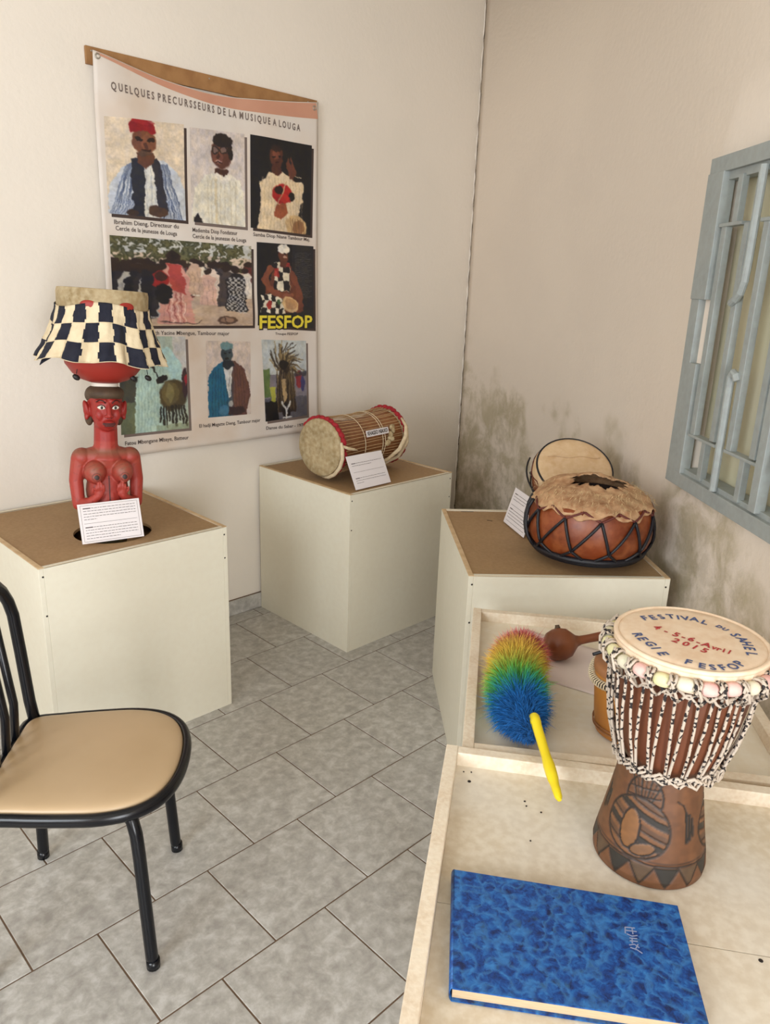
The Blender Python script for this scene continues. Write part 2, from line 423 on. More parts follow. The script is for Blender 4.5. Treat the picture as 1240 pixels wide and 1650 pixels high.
def strip_wall(name, path, holes, material, thick=.14):
    """vertical wall following plan points `path`; holes = (s0,s1,z0,z1)"""
    S = [0.0]
    for a, b in zip(path, path[1:]): S.append(S[-1] + (Vector(b)-Vector(a)).length)
    Zs = sorted(set([0, .5, 1.0, 1.5, 2.2, CEIL] + [z for h in holes for z in h[2:]]))
    v = []; f = []; uvs = []
    for i, p in enumerate(path):
        for z in Zs: v.append((p[0], p[1], z)); uvs.append((S[i], z))
    nz = len(Zs); eps = 1e-4
    for i in range(len(path)-1):
        for k in range(nz-1):
            sm, zm = (S[i]+S[i+1])/2, (Zs[k]+Zs[k+1])/2
            if any(h[0]-eps < sm < h[1]+eps and h[2] < zm < h[3] for h in holes): continue
            f.append((i*nz+k, (i+1)*nz+k, (i+1)*nz+k+1, i*nz+k+1))
    me = mesh_from(name, v, f, material, smooth=True)
    l = me.uv_layers.new(name='sz')
    for lp in me.loops: l.data[lp.index].uv = uvs[lp.vertex_index]
    o = link(name, me)
    return o, S

# right-hand wall: leaves the corner and swings round gently into the window wall
p0 = Vector((K.dot(U), K.dot(V))); p1 = Vector((CU, 3.62)); p2 = Vector((CU, 2.56))
pts = []
for i in range(41):
    t = i/40; q = p0*(1-t)**2 + p1*2*t*(1-t) + p2*t*t; pts.append(q)
WV0, WV1, WZ0, WZ1 = 1.40, 2.345, 1.035, 1.94
for vv in (2.46, WV1, (WV0+WV1)/2, WV0, 1.0, 0.4, -.2, -.8, -1.42): pts.append(Vector((CU, vv)))
path = [tuple((U*q.x + V*q.y)[:2]) for q in pts]
S_ = [0.0]
for a, b in zip(path, path[1:]): S_.append(S_[-1] + (Vector(b)-Vector(a)).length)
sA = S_[42]; sB = S_[44]
wr, _ = strip_wall('wall_right', path, [(sA, sB, WZ0, WZ1)], M['wall_right'])
sm = wr.modifiers.new('thickness', 'SOLIDIFY'); sm.thickness = .14; sm.offset = -1
tag(wr, kind='structure', label='damp-stained plaster wall curving round to the barred window')

# rough bead of filler down the corner
bm = NB(); tube(bm, [(K.x-.006+.0015*math.sin(k*1.7), YA-.004+.0015*math.sin(k*2.9), k*CEIL/90) for k in range(91)], [.0035+.0018*math.sin(k*2.3)+.0012*math.sin(k*5.1) for k in range(91)], 6)
tr = part('trim_1', bm, M['wall_left'], None, True); tag(tr, kind='structure', label='rough bead of plaster filler down the room corner')

# unseen walls that close the room, with the door opening the daylight comes through
E1 = path[-1]
wb = solid('wall_back', [((-2.4, -1.95, 0), (-1.25, -1.8, CEIL)), ((-.25, -1.95, 0), (E1[0]+.25, -1.8, CEIL)), ((-1.25, -1.95, 2.1), (-.25, -1.8, CEIL))], M['wall_left']); tag(wb, kind='structure')
ws = solid('wall_side', [((-2.35, -1.8, 0), (-2.2, -.5, CEIL)), ((-2.35, 1.1, 0), (-2.2, YA, CEIL)), ((-2.35, -.5, 0), (-2.2, 1.1, 1.0)), ((-2.35, -.5, 2.6), (-2.2, 1.1, CEIL))], M['wall_left']); tag(ws, kind='structure')  # the opening in this wall is made up to hold the added fill light

# skirting tiles along the left wall
bb = solid('baseboard_left', [((-2.2, YA-.008, 0), (3.5, YA, .078))], M['grout']); tag(bb, kind='structure', label='skirting of grey stone-look tiles')
sk = NB(); box(sk, (0, 0, .039), (.3145, .008, .076), bev=.0012, seg=1)
sme = bpy.data.meshes.new('tile'); sk.to_mesh(sme); sk.free(); sme.materials.append(M['tile'])
for i in range(-3, 9):
    link('tile', sme, bb, (.95 + .3175*i, YA-.012, 0))

# ------------------------------------------------------------------ the barred window
wn_ = empty('window_1', uv(CU, 0), 0); wn_.rotation_euler = (0, 0, ang); tag(wn_, kind='structure', label='blue-grey metal window grille over cream shutters')
# local frame: x = outwards (U), y = along the wall (V), z up
def wbox(name, y0, y1, z0, z1, x0, x1, m=M['window_paint'], bev=.002, label=None):
    bm = NB(); box(bm, ((x0+x1)/2, (y0+y1)/2, (z0+z1)/2), (abs(x1-x0), abs(y1-y0), abs(z1-z0)), bev=bev)
    return part(name, bm, m, wn_, label=label)
OV0, OV1, OZ0, OZ1 = 1.30, 2.425, .993, 1.980
wbox('shutter_panel', WV0, (WV0+WV1)/2-.003, WZ0, WZ1, .050, .062, M['shutter_panel'], label='cream sheet-metal shutter leaf')
wbox('shutter_panel', (WV0+WV1)/2+.003, WV1, WZ0, WZ1, .050, .062, M['shutter_panel'], label='cream sheet-metal shutter leaf')
wbox('frame_rail', OV0, OV1, 1.935, OZ1, -.022, .01)
wbox('frame_rail', OV0, OV1, OZ0, 1.037, -.022, .01)
wbox('frame_lip', 1.40, 2.345, 1.912, 1.938, -.008, .03)
wbox('frame_lip', 1.40, 2.345, 1.034, 1.052, -.008, .045)
# outer stile, its middle part split by a slot
wbox('frame_stile', 2.325, OV1, 1.577, 1.937, -.026, .012)
wbox('frame_stile', 2.325, OV1, 1.035, 1.385, -.022, .012)
wbox('frame_stile', 2.370, OV1, 1.38, 1.58, -.022, .012)
wbox('slot_back', 2.322, 2.372, 1.385, 1.577, .004, .010)
wbox('frame_stile', OV0, 1.40, 1.035, 1.937, -.022, .012)
def bars(yo, mir=1):
    """one bay of the stepped grille; yo = its left edge (towards the corner), running away"""
    def b(nm, a, c, z0, z1, x0=-.016, x1=.004): wbox(nm, yo - mir*a, yo - mir*c, z0, z1, x0, x1)
    b('bar', .085, .110, 1.790, 1.918)                      # short centre bar at the top
    b('cross_flat', .015, .150, 1.782, 1.792, -.02, .01)
    b('bar', .028, .056, 1.170, 1.786)
    b('bar', .158, .186, 1.175, 1.786)
    b('cross_flat', .024, .205, 1.162, 1.171, -.02, .01)
    b('bar', .115, .140, 1.044, 1.166)
bars(2.335)
bars(2.100)
bars(1.845)
bars(1.625)
for y in (1.872, 1.640):
    wbox('mullion', y-.018, y+.018, 1.045, 1.925, -.024, .006)
def hook(pts):
    bm = NB(); tube(bm, pts, .0115, 10); part('bent_bar', bm, M['window_paint'], wn_)
hook([(-.018, 2.112, 1.925), (-.020, 2.110, 1.68), (-.021, 2.112, 1.63), (-.021, 2.124, 1.600), (-.021, 2.145, 1.583), (-.018, 2.172, 1.572)])
hook([(-.018, 2.066, 1.366), (-.021, 2.072, 1.380), (-.021, 2.086, 1.386), (-.021, 2.098, 1.374), (-.020, 2.100, 1.345), (-.018, 2.100, 1.04)])

# ------------------------------------------------------------------ pedestals
def pedestal(corner, w, d, h, rz, label, mask=None):
    e = empty('pedestal', corner, rz, label, 'pedestal', 'painted plywood pedestals')
    t = .016
    def bx(nm, lo, hi, m, bev=.0015):
        bm = NB(); box(bm, [(a+b)/2 for a, b in zip(lo, hi)], [b-a for a, b in zip(lo, hi)], bev=bev); return part(nm, bm, m, e)
    bx('side_panel', (t, 0, 0), (w-t, t, h), M['wood_paint'])
    bx('side_panel', (t, d-t, 0), (w-t, d, h), M['wood_paint'])
    bx('side_panel', (0, 0, 0), (t, d, h-.001), M['wood_paint'])
    bx('side_panel', (w-t, 0, 0), (w, d, h-.001), M['wood_paint'])
    return e
def deck(e, w, d, h, hole=None):
    t = .016; z0, z1 = h-.014, h-.004
    bm = NB()
    if hole is None:
        box(bm, (w/2, d/2, (z0+z1)/2), (w-2*t, d-2*t, z1-z0))
    else:
        cx, cy, r = hole; n = 48
        out = []
        for k in range(n):
            a = 2*math.pi*k/n; dx, dy = math.cos(a), math.sin(a)
            s = min(((w-t-cx)/dx if dx > 1e-6 else (t-cx)/dx if dx < -1e-6 else 9), ((d-t-cy)/dy if dy > 1e-6 else (t-cy)/dy if dy < -1e-6 else 9))
            out.append((cx+dx*s, cy+dy*s))
        # put the four true corners in place of the nearest rim points
        for c in ((t, t), (w-t, t), (w-t, d-t), (t, d-t)):
            k = min(range(n), key=lambda i: (out[i][0]-c[0])**2+(out[i][1]-c[1])**2); out[k] = c
        A = [[bm.verts.new((cx+math.cos(2*math.pi*k/n)*r, cy+math.sin(2*math.pi*k/n)*r, z)) for k in range(n)] for z in (z0, z1)]
        B = [[bm.verts.new((*out[k], z)) for k in range(n)] for z in (z0, z1)]
        for k in range(n):
            q = (k+1) % n
            bm.faces.new((A[1][k], B[1][k], B[1][q], A[1][q])); bm.faces.new((A[0][k], A[0][q], B[0][q], B[0][k]))
            bm.faces.new((A[0][k], A[1][k], A[1][q], A[0][q])); bm.faces.new((B[0][k], B[0][q], B[1][q], B[1][k]))
    part('top_board', bm, M['hardboard'], e, label='brown hardboard top')
    for lo, hi in (((0, 0, h-.004), (w, t, h)), ((0, d-t, h-.004), (w, d, h)), ((0, t, h-.004), (t, d-t, h)), ((w-t, t, h-.004), (w, d-t, h))):
        bm = NB(); box(bm, [(a+b)/2 for a, b in zip(lo, hi)], [b-a for a, b in zip(lo, hi)], bev=.001, seg=1); part('edge_strip', bm, M['lip'], e)
    for (x, y, z) in ((.012, -.0005, h-.03), (w-.012, -.0005, h-.12), (w-.012, -.0005, h-.03), (.012, -.0005, h-.16)):
        bm = NB(); ball(bm, (x, y, z), (.0035, .0012, .0035), sub=1); part('nail_head', bm, M['dark_hole'], e)

ped1 = pedestal((.765, 2.240, 0), .668, .665, .730, 0, 'cream pedestal against the banner wall, topped by the red carved bust'); deck(ped1, .668, .665, .730, (.335, .205, .130))
ped2 = pedestal((2.052, 2.262, 0), .655, .650, .735, 0, 'cream corner pedestal under the red-rimmed drum lying on its side'); deck(ped2, .655, .650, .735)
ped3 = pedestal(uv(.388, 2.165), .640, .715, .735, ang, 'cream pedestal below the window under the netted clay pot drum'); deck(ped3, .640, .715, .735)
# plinth shelf inside the first pedestal that the bust stands on
bm = NB(); box(bm, (.335, .33, .655), (.63, .63, .02)); part('inner_shelf', bm, M['hardboard'], ped1)
# scratches on the hardboard of the third pedestal
for (x, y, l, a) in ((.10, .705-.012, .05, 0), (.17, .58, .022, -.5)):
    bm = NB(); box(bm, (x, y, .7312), (l, .005, .0006), rot=(0, 0, a)); part('scratch', bm, M['dark_hole'], ped3)

# ------------------------------------------------------------------ low display tables with raised rails
def table(bmat, rz, a0, a1, c0, c1, h, label, seam):
    ca, sa = math.cos(rz), math.sin(rz)
    A = Vector((ca, sa, 0)); Cc = Vector((-sa, ca, 0))
    e = empty('display_table', A*a0 + Cc*c0, rz, label, 'table', 'whitewashed display tables')
    w, d = a1-a0, c1-c0; rw, rh = .024, .030
    def bx(nm, lo, hi, m, bev=.002, rot=None):
        bm = NB(); box(bm, [(a+b)/2 for a, b in zip(lo, hi)], [b-a for a, b in zip(lo, hi)], bev=bev); return part(nm, bm, m, e)
    zb = h-rh
    bx('rail', (0, 0, h-.055), (rw, d, h), M['table_rail'])
    bx('rail', (w-rw, 0, h-.055), (w, d, h), M['table_rail'])
    bx('rail', (rw, d-rw, h-.055), (w-rw, d, h-.001), M['table_rail'])
    bx('rail', (rw, 0, h-.055), (w-rw, rw, h-.001), M['table_rail'])
    s = seam if seam else d/2
    bx('board', (rw, rw, zb-.014), (w-rw, s-.0008, zb), bmat, .0008)
    bx('board', (rw, s+.0008, zb-.014), (w-rw, d-rw, zb-.0006), bmat, .0008)
    for x, y in ((.004, .004), (w-.049, .004), (.004, d-.049), (w-.049, d-.049)):
        bx('leg', (x, y, 0), (x+.045, y+.045, h-.055), M['table_rail'])
    bx('apron', (.012, .05, h-.13), (.028, d-.05, h-.056), M['table_rail'])
    bx('apron', (w-.028, .05, h-.13), (w-.012, d-.05, h-.056), M['table_rail'])
    return e, zb
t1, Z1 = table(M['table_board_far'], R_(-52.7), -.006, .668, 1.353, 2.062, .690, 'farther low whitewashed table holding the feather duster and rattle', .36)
t2, Z2 = table(M['table_board'], R_(-54.5), -.080, .592, .50, 1.343, .700, 'nearer low whitewashed table holding the blue book', .46)
def t2p(a, c, z=0):
    r = R_(-54.5); return Vector((math.cos(r)*a - math.sin(r)*c, math.sin(r)*a + math.cos(r)*c, z))
for (a, c, r) in ((-.027, 1.272, .0035), (.08, 1.235, .002), (.083, 1.222, .0018), (.11, 1.21, .002), (.09, 1.13, .0016), (-.04, 1.30, .0016), (-.025, 1.302, .0016), (.42, .95, .0035), (.5, 1.07, .002)):
    bm = NB(); lathe(bm, [(r, 0), (r*.9, .0008)], 10); o = part('nail_hole', bm, M['dark_hole'], t2)
    p = t2p(a, c); r_ = -R_(-54.5); q = p - t2.location; o.location = (math.cos(r_)*q.x - math.sin(r_)*q.y, math.sin(r_)*q.x + math.cos(r_)*q.y, Z2)

# ------------------------------------------------------------------ flat print: pictures painted into vertex colours
class Cv:
    def __init__(s, w, h, bg=(200, 190, 180)):
        s.w, s.h = w, h; s.a = np.zeros((h, w, 3)); s.a[:] = np.array(bg)/255
        s.X, s.Y = np.meshgrid((np.arange(w)+.5)/w, (np.arange(h)+.5)/h)
        s.rs = np.random.RandomState(w*7+h)
    def nz(s, sx, sy=None, seed=0):
        sy = sy or sx; r = np.random.RandomState(seed+s.w); g = r.rand(int(sy)+2, int(sx)+2)
        x = s.X*sx; y = s.Y*sy; xi = x.astype(int); yi = y.astype(int); fx = x-xi; fy = y-yi
        fx = fx*fx*(3-2*fx); fy = fy*fy*(3-2*fy)
        return (g[yi, xi]*(1-fx)+g[yi, xi+1]*fx)*(1-fy)+(g[yi+1, xi]*(1-fx)+g[yi+1, xi+1]*fx)*fy
    def mix(s, m, c):
        m = np.clip(m, 0, 1)[..., None]; s.a = s.a*(1-m)+np.array(c)/255*m if not isinstance(c, np.ndarray) else s.a*(1-m)+c*m
    def ell(s, cx, cy, rx, ry, c, rot=0, soft=.12, al=1):
        dx, dy = (s.X-cx)*s.w/s.h, s.Y-cy; k = s.w/s.h
        ca, sa = math.cos(rot), math.sin(rot); ex = (dx*ca+dy*sa)/(rx*k); ey = (-dx*sa+dy*ca)/ry
        s.mix(al*(1-np.clip((np.sqrt(ex*ex+ey*ey)-1)/soft+.5, 0, 1)), c)
    def mask(s, pts):
        m = np.zeros((s.h, s.w), bool); n = len(pts)
        for i in range(n):
            x1, y1 = pts[i]; x2, y2 = pts[(i+1) % n]
            if y1 == y2: continue
            c = ((y1 > s.Y) != (y2 > s.Y)) & (s.X < (x2-x1)*(s.Y-y1)/(y2-y1)+x1); m ^= c
        return m
    def poly(s, pts, c, al=1, tex=None):
        m = s.mask(pts).astype(float)
        k = m.copy(); k[1:] += m[:-1]; k[:-1] += m[1:]; k[:, 1:] += m[:, :-1]; k[:, :-1] += m[:, 1:]; m = k/5*1.25
        m = np.clip(m, 0, 1)*al
        if tex is not None: m = m*tex
        s.mix(m, c)
    def rect(s, x0, y0, x1, y1, c, al=1): s.poly([(x0, y0), (x1, y0), (x1, y1), (x0, y1)], c, al)
    def line(s, pts, w, c, al=1):
        for (x1, y1), (x2, y2) in zip(pts, pts[1:]):
            k = s.w/s.h; ax, ay, bx, by = x1*k, y1, x2*k, y2; px, py = s.X*k, s.Y
            L = max((bx-ax)**2+(by-ay)**2, 1e-9); t = np.clip(((px-ax)*(bx-ax)+(py-ay)*(by-ay))/L, 0, 1)
            d = np.hypot(px-ax-t*(bx-ax), py-ay-t*(by-ay)); s.mix(al*np.clip((w-d)*s.h+.5, 0, 1), c)
    def vig(s):
        # organic edges: warp by smooth noise, then soft tonal mottling and grain as in a printed photograph
        dx = (s.nz(14, 16, 21)-.5)*.030+(s.nz(38, 44, 22)-.5)*.018; dy = (s.nz(14, 16, 23)-.5)*.022+(s.nz(38, 44, 24)-.5)*.014
        xi = np.clip(((s.X+dx)*s.w).astype(int), 0, s.w-1); yi = np.clip(((s.Y+dy)*s.h).astype(int), 0, s.h-1)
        a = s.a[yi, xi]; b = a.copy()
        b[1:] += a[:-1]; b[:-1] += a[1:]; b[:, 1:] += a[:, :-1]; b[:, :-1] += a[:, 1:]
        k = np.ones(a.shape[:2])*5; k[0] -= 1; k[-1] -= 1; k[:, 0] -= 1; k[:, -1] -= 1
        a = b/k[..., None]
        m = .72*s.nz(9, 11, 31)+.5*s.nz(24, 28, 32)+.5*s.nz(60, 66, 33)
        a *= (.80+.17*m)[..., None]; a += ((s.nz(20, 22, 41)-.5)*.05)[..., None]*np.array((1, .6, -.4))
        s.a = np.clip(a, 0, 1); return s

SK = (74, 42, 34); SKL = (120, 72, 54); DK = (16, 14, 20)
def ph_elder():
    c = Cv(170, 210, (222, 205, 182)); c.mix(c.nz(4, 4)*.35, (236, 214, 190)); c.mix(np.clip(.3-c.X, 0, 1)*.6, (205, 190, 180))
    c.poly([(.0, 1), (.02, .72), (.16, .52), (.34, .40), (.72, .40), (.9, .5), (1, .7), (1, 1)], (206, 212, 222))
    for i in range(46):                                   # striped robe folds
        t = i/46; x = .02+t*.96
        c.line([(x, 1), (.5+(x-.5)*.75+.03*math.sin(i*2.1), .72), (.5+(x-.5)*.55, .44)], .0045 if i % 3 else .007, (70, 84, 116) if i % 2 else (120, 134, 160), .8)
    c.mix((1-c.mask([(.0, 1), (.02, .72), (.16, .52), (.34, .40), (.72, .40), (.9, .5), (1, .7), (1, 1)]).astype(float))*(c.Y > .42), (222, 205, 182))
    c.poly([(.42, .42), (.62, .42), (.66, 1), (.38, 1)], (224, 222, 214))
    for x in (.47, .53, .58): c.line([(x, .5), (x+.02, 1)], .004, (150, 156, 168), .6)
    c.poly([(.29, .40), (.42, .38), (.46, .62), (.44, 1), (.32, 1), (.30, .7)], (34, 38, 52))
    c.poly([(.55, .40), (.64, .38), (.70, .66), (.76, .9), (.70, 1), (.62, .84), (.58, .6)], (44, 44, 56))
    c.poly([(.36, .34), (.58, .34), (.58, .44), (.47, .5), (.38, .44)], (96, 58, 44))
    c.ell(.46, .22, .155, .135, (112, 68, 50)); c.ell(.52, .24, .10, .10, (148, 92, 66), al=.6)
    c.ell(.40, .20, .05, .02, (40, 26, 24)); c.ell(.55, .20, .05, .02, (40, 26, 24)); c.ell(.48, .26, .03, .035, (86, 50, 40))
    c.ell(.48, .305, .07, .016, (52, 28, 26)); c.ell(.47, .34, .09, .03, (70, 60, 56), al=.6)
    c.poly([(.29, .15), (.29, .04), (.34, .0), (.50, -.01), (.60, .04), (.62, .14), (.46, .11)], (140, 20, 34)); c.ell(.46, .02, .15, .03, (168, 36, 46), al=.7)
    c.ell(.62, .93, .13, .06, (74, 52, 44)); c.ell(.30, .97, .08, .04, (60, 44, 40))
    return c.vig()
def ph_suit():
    c = Cv(130, 210, (208, 196, 190)); c.mix(np.clip(c.Y, 0, 1)*.5, (224, 214, 206))
    c.poly([(.0, 1), (.06, .66), (.26, .48), (.46, .43), (.66, .43), (.9, .50), (.97, .66), (1, 1)], (228, 222, 206))
    for x in (.3, .38, .46, .54, .62, .72, .82): c.line([(x, .5), (x+.02*math.sin(x*30), 1)], .006, (204, 194, 170), .7)
    c.line([(.44, .52), (.45, 1)], .012, (214, 196, 158), .7)
    c.poly([(.42, .40), (.70, .40), (.66, .44), (.58, .50), (.42, .46)], (70, 40, 34)); c.poly([(.36, .47), (.5, .44), (.62, .5), (.72, .44), (.84, .48), (.6, .56)], (236, 228, 214))
    c.ell(.56, .235, .19, .165, (88, 50, 42)); c.ell(.50, .26, .10, .10, (124, 76, 62), al=.7)
    c.ell(.60, .10, .19, .075, (34, 26, 26)); c.ell(.73, .2, .05, .1, (34, 26, 26))
    for x in (.45, .60): c.ell(x, .205, .075, .04, (36, 28, 30)); c.ell(x, .205, .052, .026, (122, 96, 88))
    c.ell(.50, .27, .03, .03, (64, 34, 30)); c.ell(.51, .325, .07, .016, (180, 140, 130)); c.ell(.51, .33, .08, .008, (50, 24, 24))
    c.poly([(.02, 1), (.03, .94), (.12, .9), (.2, .98), (.2, 1)], (30, 26, 34))
    return c.vig()
def ph_singer():
    c = Cv(140, 210, (14, 14, 20)); c.mix(c.nz(5, 5)*.3, (24, 30, 40))
    c.poly([(.1, 1), (.16, .72), (.14, .5), (.26, .38), (.46, .34), (.62, .38), (.82, .36), (.86, .5), (.84, .62), (.78, .8), (.86, 1)], (226, 204, 170))
    for i in range(14): c.line([(.18+i*.05, .42), (.14+i*.055, 1)], .004, (186, 158, 124), .5)
    c.ell(.40, .19, .115, .115, (84, 44, 34)); c.ell(.40, .17, .06, .05, (150, 84, 60), al=.6); c.ell(.40, .10, .09, .04, (38, 24, 22), al=.8)
    c.ell(.36, .19, .03, .012, (20, 12, 12)); c.ell(.45, .19, .03, .012, (20, 12, 12)); c.ell(.40, .255, .035, .01, (44, 18, 18)); c.poly([(.34, .27), (.48, .27), (.5, .36), (.40, .39), (.32, .35)], (78, 40, 32))
    c.poly([(.62, .40), (.56, .24), (.60, .18), (.64, .26), (.66, .17), (.70, .27), (.74, .34), (.70, .42)], (104, 56, 42))
    c.ell(.78, .40, .09, .03, (18, 14, 18))
    c.ell(.50, .58, .17, .11, (168, 26, 30)); c.ell(.44, .54, .07, .05, (40, 18, 18)); c.ell(.66, .60, .06, .05, (20, 16, 16)); c.ell(.52, .62, .09, .05, (190, 40, 36))
    c.poly([(.36, .84), (.40, .70), (.56, .68), (.60, .78), (.48, .86)], (150, 78, 50)); c.line([(.58, .44), (.40, .72)], .006, (190, 160, 120))
    c.ell(.74, .92, .19, .12, (206, 172, 124), rot=.3); c.ell(.78, .93, .10, .08, (150, 106, 70), rot=.3)
    for i in range(6): c.line([(.62+.05*i, .84), (.68+.04*i, 1)], .004, (120, 84, 54), .7)
    return c.vig()
def ph_crowd():
    c = Cv(300, 180, (206, 186, 168)); r = np.random.RandomState(5)
    c.mix((c.Y < .16)*1.0, (196, 196, 192))
    t = (c.nz(38, 26, 1)*.6+c.nz(90, 60, 2)*.4); c.mix((c.Y < .30+.1*(c.nz(8, 1, 4)-.5))*(c.X < .93)*np.clip((t-.35)*7, 0, 1), (60, 62, 40)); c.mix((c.Y < .26)*np.clip((t-.55)*7, 0, 1)*.7, (112, 108, 76))
    c.poly([(0, .62), (.35, .6), (1, .55), (1, 1), (0, 1)], (200, 176, 154)); c.mix((c.Y > .6)*c.nz(40, 24, 9)*.25, (160, 130, 108))
    def person(x, y, h, dress, arm=True):
        w = h*.16*180/300*1.5
        c.poly([(x-w, y+h), (x-w*.75, y+h*.3), (x-w*.4, y+h*.16), (x+w*.4, y+h*.16), (x+w*.8, y+h*.3), (x+w*1.1, y+h)], dress)
        for q in range(3): c.line([(x+w*(q-1)*.4, y+h*.35), (x+w*(q-1)*.7, y+h)], .004, tuple(k*.7 for k in dress), .6)
        c.ell(x, y+h*.075, w*.45, h*.085, (44, 30, 28)); 
    for i in range(34):
        x = r.rand(); d = [(30, 30, 38), (44, 40, 46), (200, 190, 178), (70, 60, 62), (96, 40, 40), (20, 22, 30)][r.randint(6)]
        person(x, .20+.06*r.rand(), .34+.1*r.rand(), d)
    for i in range(9): person(.02+i*.045, .28+.03*r.rand(), .6, [(24, 26, 36), (40, 36, 44), (180, 176, 170)][i % 3])
    for x, y, h, d in ((.60, .22, .42, (226, 214, 196)), (.69, .22, .50, (226, 206, 190)), (.66, .3, .44, (216, 176, 158)), (.95, .28, .38, (222, 212, 200)), (.80, .26, .5, (70, 60, 60)), (.87, .26, .56, (30, 28, 34)), (.56, .2, .42, (190, 160, 140))): person(x, y, h, d)
    m = c.mask([(.82, .4), (.93, .4), (.95, .84), (.8, .82)]); c.mix(m*(((c.X*60).astype(int)+(c.Y*40).astype(int)) % 2)*.8, (210, 206, 200))
    person(.42, .14, .84, (206, 150, 138)); c.poly([(.37, .28), (.47, .28), (.50, .62), (.40, .58)], (168, 52, 48), .8); c.ell(.42, .17, .028, .06, (30, 22, 24))
    for q in range(6): c.line([(.385+q*.018, .62), (.37+q*.026, .96)], .006, (238, 206, 190) if q % 2 else (150, 70, 66), .8)
    c.ell(.32, .46, .065, .10, (150, 30, 34)); c.ell(.32, .42, .045, .05, (60, 30, 30)); c.ell(.34, .62, .062, .12, (16, 16, 22)); c.ell(.23, .5, .04, .16, (26, 26, 36))
    c.ell(.79, .93, .075, .055, (92, 68, 56)); c.ell(.79, .93, .05, .035, (150, 118, 96)); c.line([(.78, .89), (.80, .97)], .006, (70, 50, 42))
    c.line([(.32, .95), (.56, .98), (.6, .93)], .006, (44, 34, 34), .7)
    return c.vig()
def ph_festival():
    c = Cv(150, 210, (18, 18, 24)); c.mix((c.X > .6)*.35, (60, 58, 60))
    for i in range(26): c.line([(.66, .10+i*.021), (.95-.03*(i % 3), .10+i*.021)], .0022, (132, 126, 120), .6)
    c.poly([(.16, .84), (.14, .6), (.22, .44), (.30, .24), (.44, .22), (.58, .26), (.64, .44), (.74, .62), (.8, .8)], (104, 56, 42))
    m = c.mask([(.28, .22), (.56, .22), (.56, .56), (.28, .56)]); ck = ((c.X*9).astype(int)+(c.Y*9).astype(int)) % 2
    c.mix(m*1.0, (26, 22, 28)); c.mix(m*ck*1.0, (226, 214, 188)); c.rect(.28, .30, .37, .40, (170, 40, 40), .85); c.rect(.47, .22, .56, .27, (168, 44, 40), .8)
    m = c.mask([(.08, .62), (.42, .58), (.48, .84), (.06, .84)]); ck = ((c.X*13+c.nz(6, 6)*1.5).astype(int)+(c.Y*13).astype(int)) % 2
    c.mix(m*1.0, (30, 26, 30)); c.mix(m*ck*1.0, (224, 214, 192)); c.ell(.2, .74, .04, .05, (160, 50, 44)); c.ell(.36, .7, .03, .03, (70, 96, 60))
    c.line([(.22, .30), (.12, .44), (.26, .58), (.46, .62)], .038, (126, 70, 50)); c.line([(.60, .34), (.70, .50), (.76, .72)], .036, (120, 66, 48)); c.line([(.46, .62), (.60, .60)], .022, (140, 82, 60))
    c.ell(.44, .13, .09, .09, (92, 50, 40)); c.ell(.44, .065, .11, .06, (232, 224, 210)); c.ell(.47, .15, .03, .01, (190, 150, 130)); c.ell(.47, .12, .03, .01, (20, 10, 10)); c.poly([(.38, .2), (.50, .2), (.50, .27), (.38, .27)], (86, 46, 38))
    c.ell(.56, .72, .16, .085, (214, 178, 130), rot=.45); c.ell(.57, .71, .12, .06, (188, 144, 100), rot=.45)
    return c.vig()
def ph_drummer():
    c = Cv(150, 210, (176, 190, 176)); c.mix((c.X > .78)*(c.Y < .5)*.8, (206, 200, 200)); c.mix((c.X < .42)*(c.Y > .42)*.9, (54, 52, 44)); c.mix((c.X < .42)*(c.Y > .68)*.9, (104, 112, 84))
    c.poly([(.2, 1), (.24, .5), (.34, .22), (.55, .1), (.74, .12), (.92, .3), (.90, .5), (.76, .46), (.64, .56), (.66, 1)], (176, 200, 188))
    for i in range(9): c.line([(.28+i*.045, .3), (.24+i*.05, 1)], .005, (140, 168, 156), .6)
    c.poly([(.56, .14), (.74, .12), (.92, .3), (.9, .46), (.76, .44), (.66, .3)], (178, 212, 210))
    c.line([(.40, .2), (.58, .44)], .008, (30, 28, 28)); c.ell(.62, .45, .10, .035, (26, 22, 24), rot=-.5)
    c.ell(.78, .62, .21, .17, (74, 62, 40)); c.ell(.73, .60, .13, .13, (100, 88, 56)); c.ell(.73, .60, .05, .1, (140, 130, 84), al=.6)
    for i in range(9): c.line([(.58+i*.045, .74), (.57+i*.05, .9+.03*(i % 3))], .011, (40, 36, 30))
    c.ell(.96, .5, .05, .16, (60, 40, 44)); c.ell(.98, .46, .03, .06, (150, 40, 50)); c.mix((c.Y > .94)*(c.X > .5)*.6, (130, 140, 110))
    return c.vig()
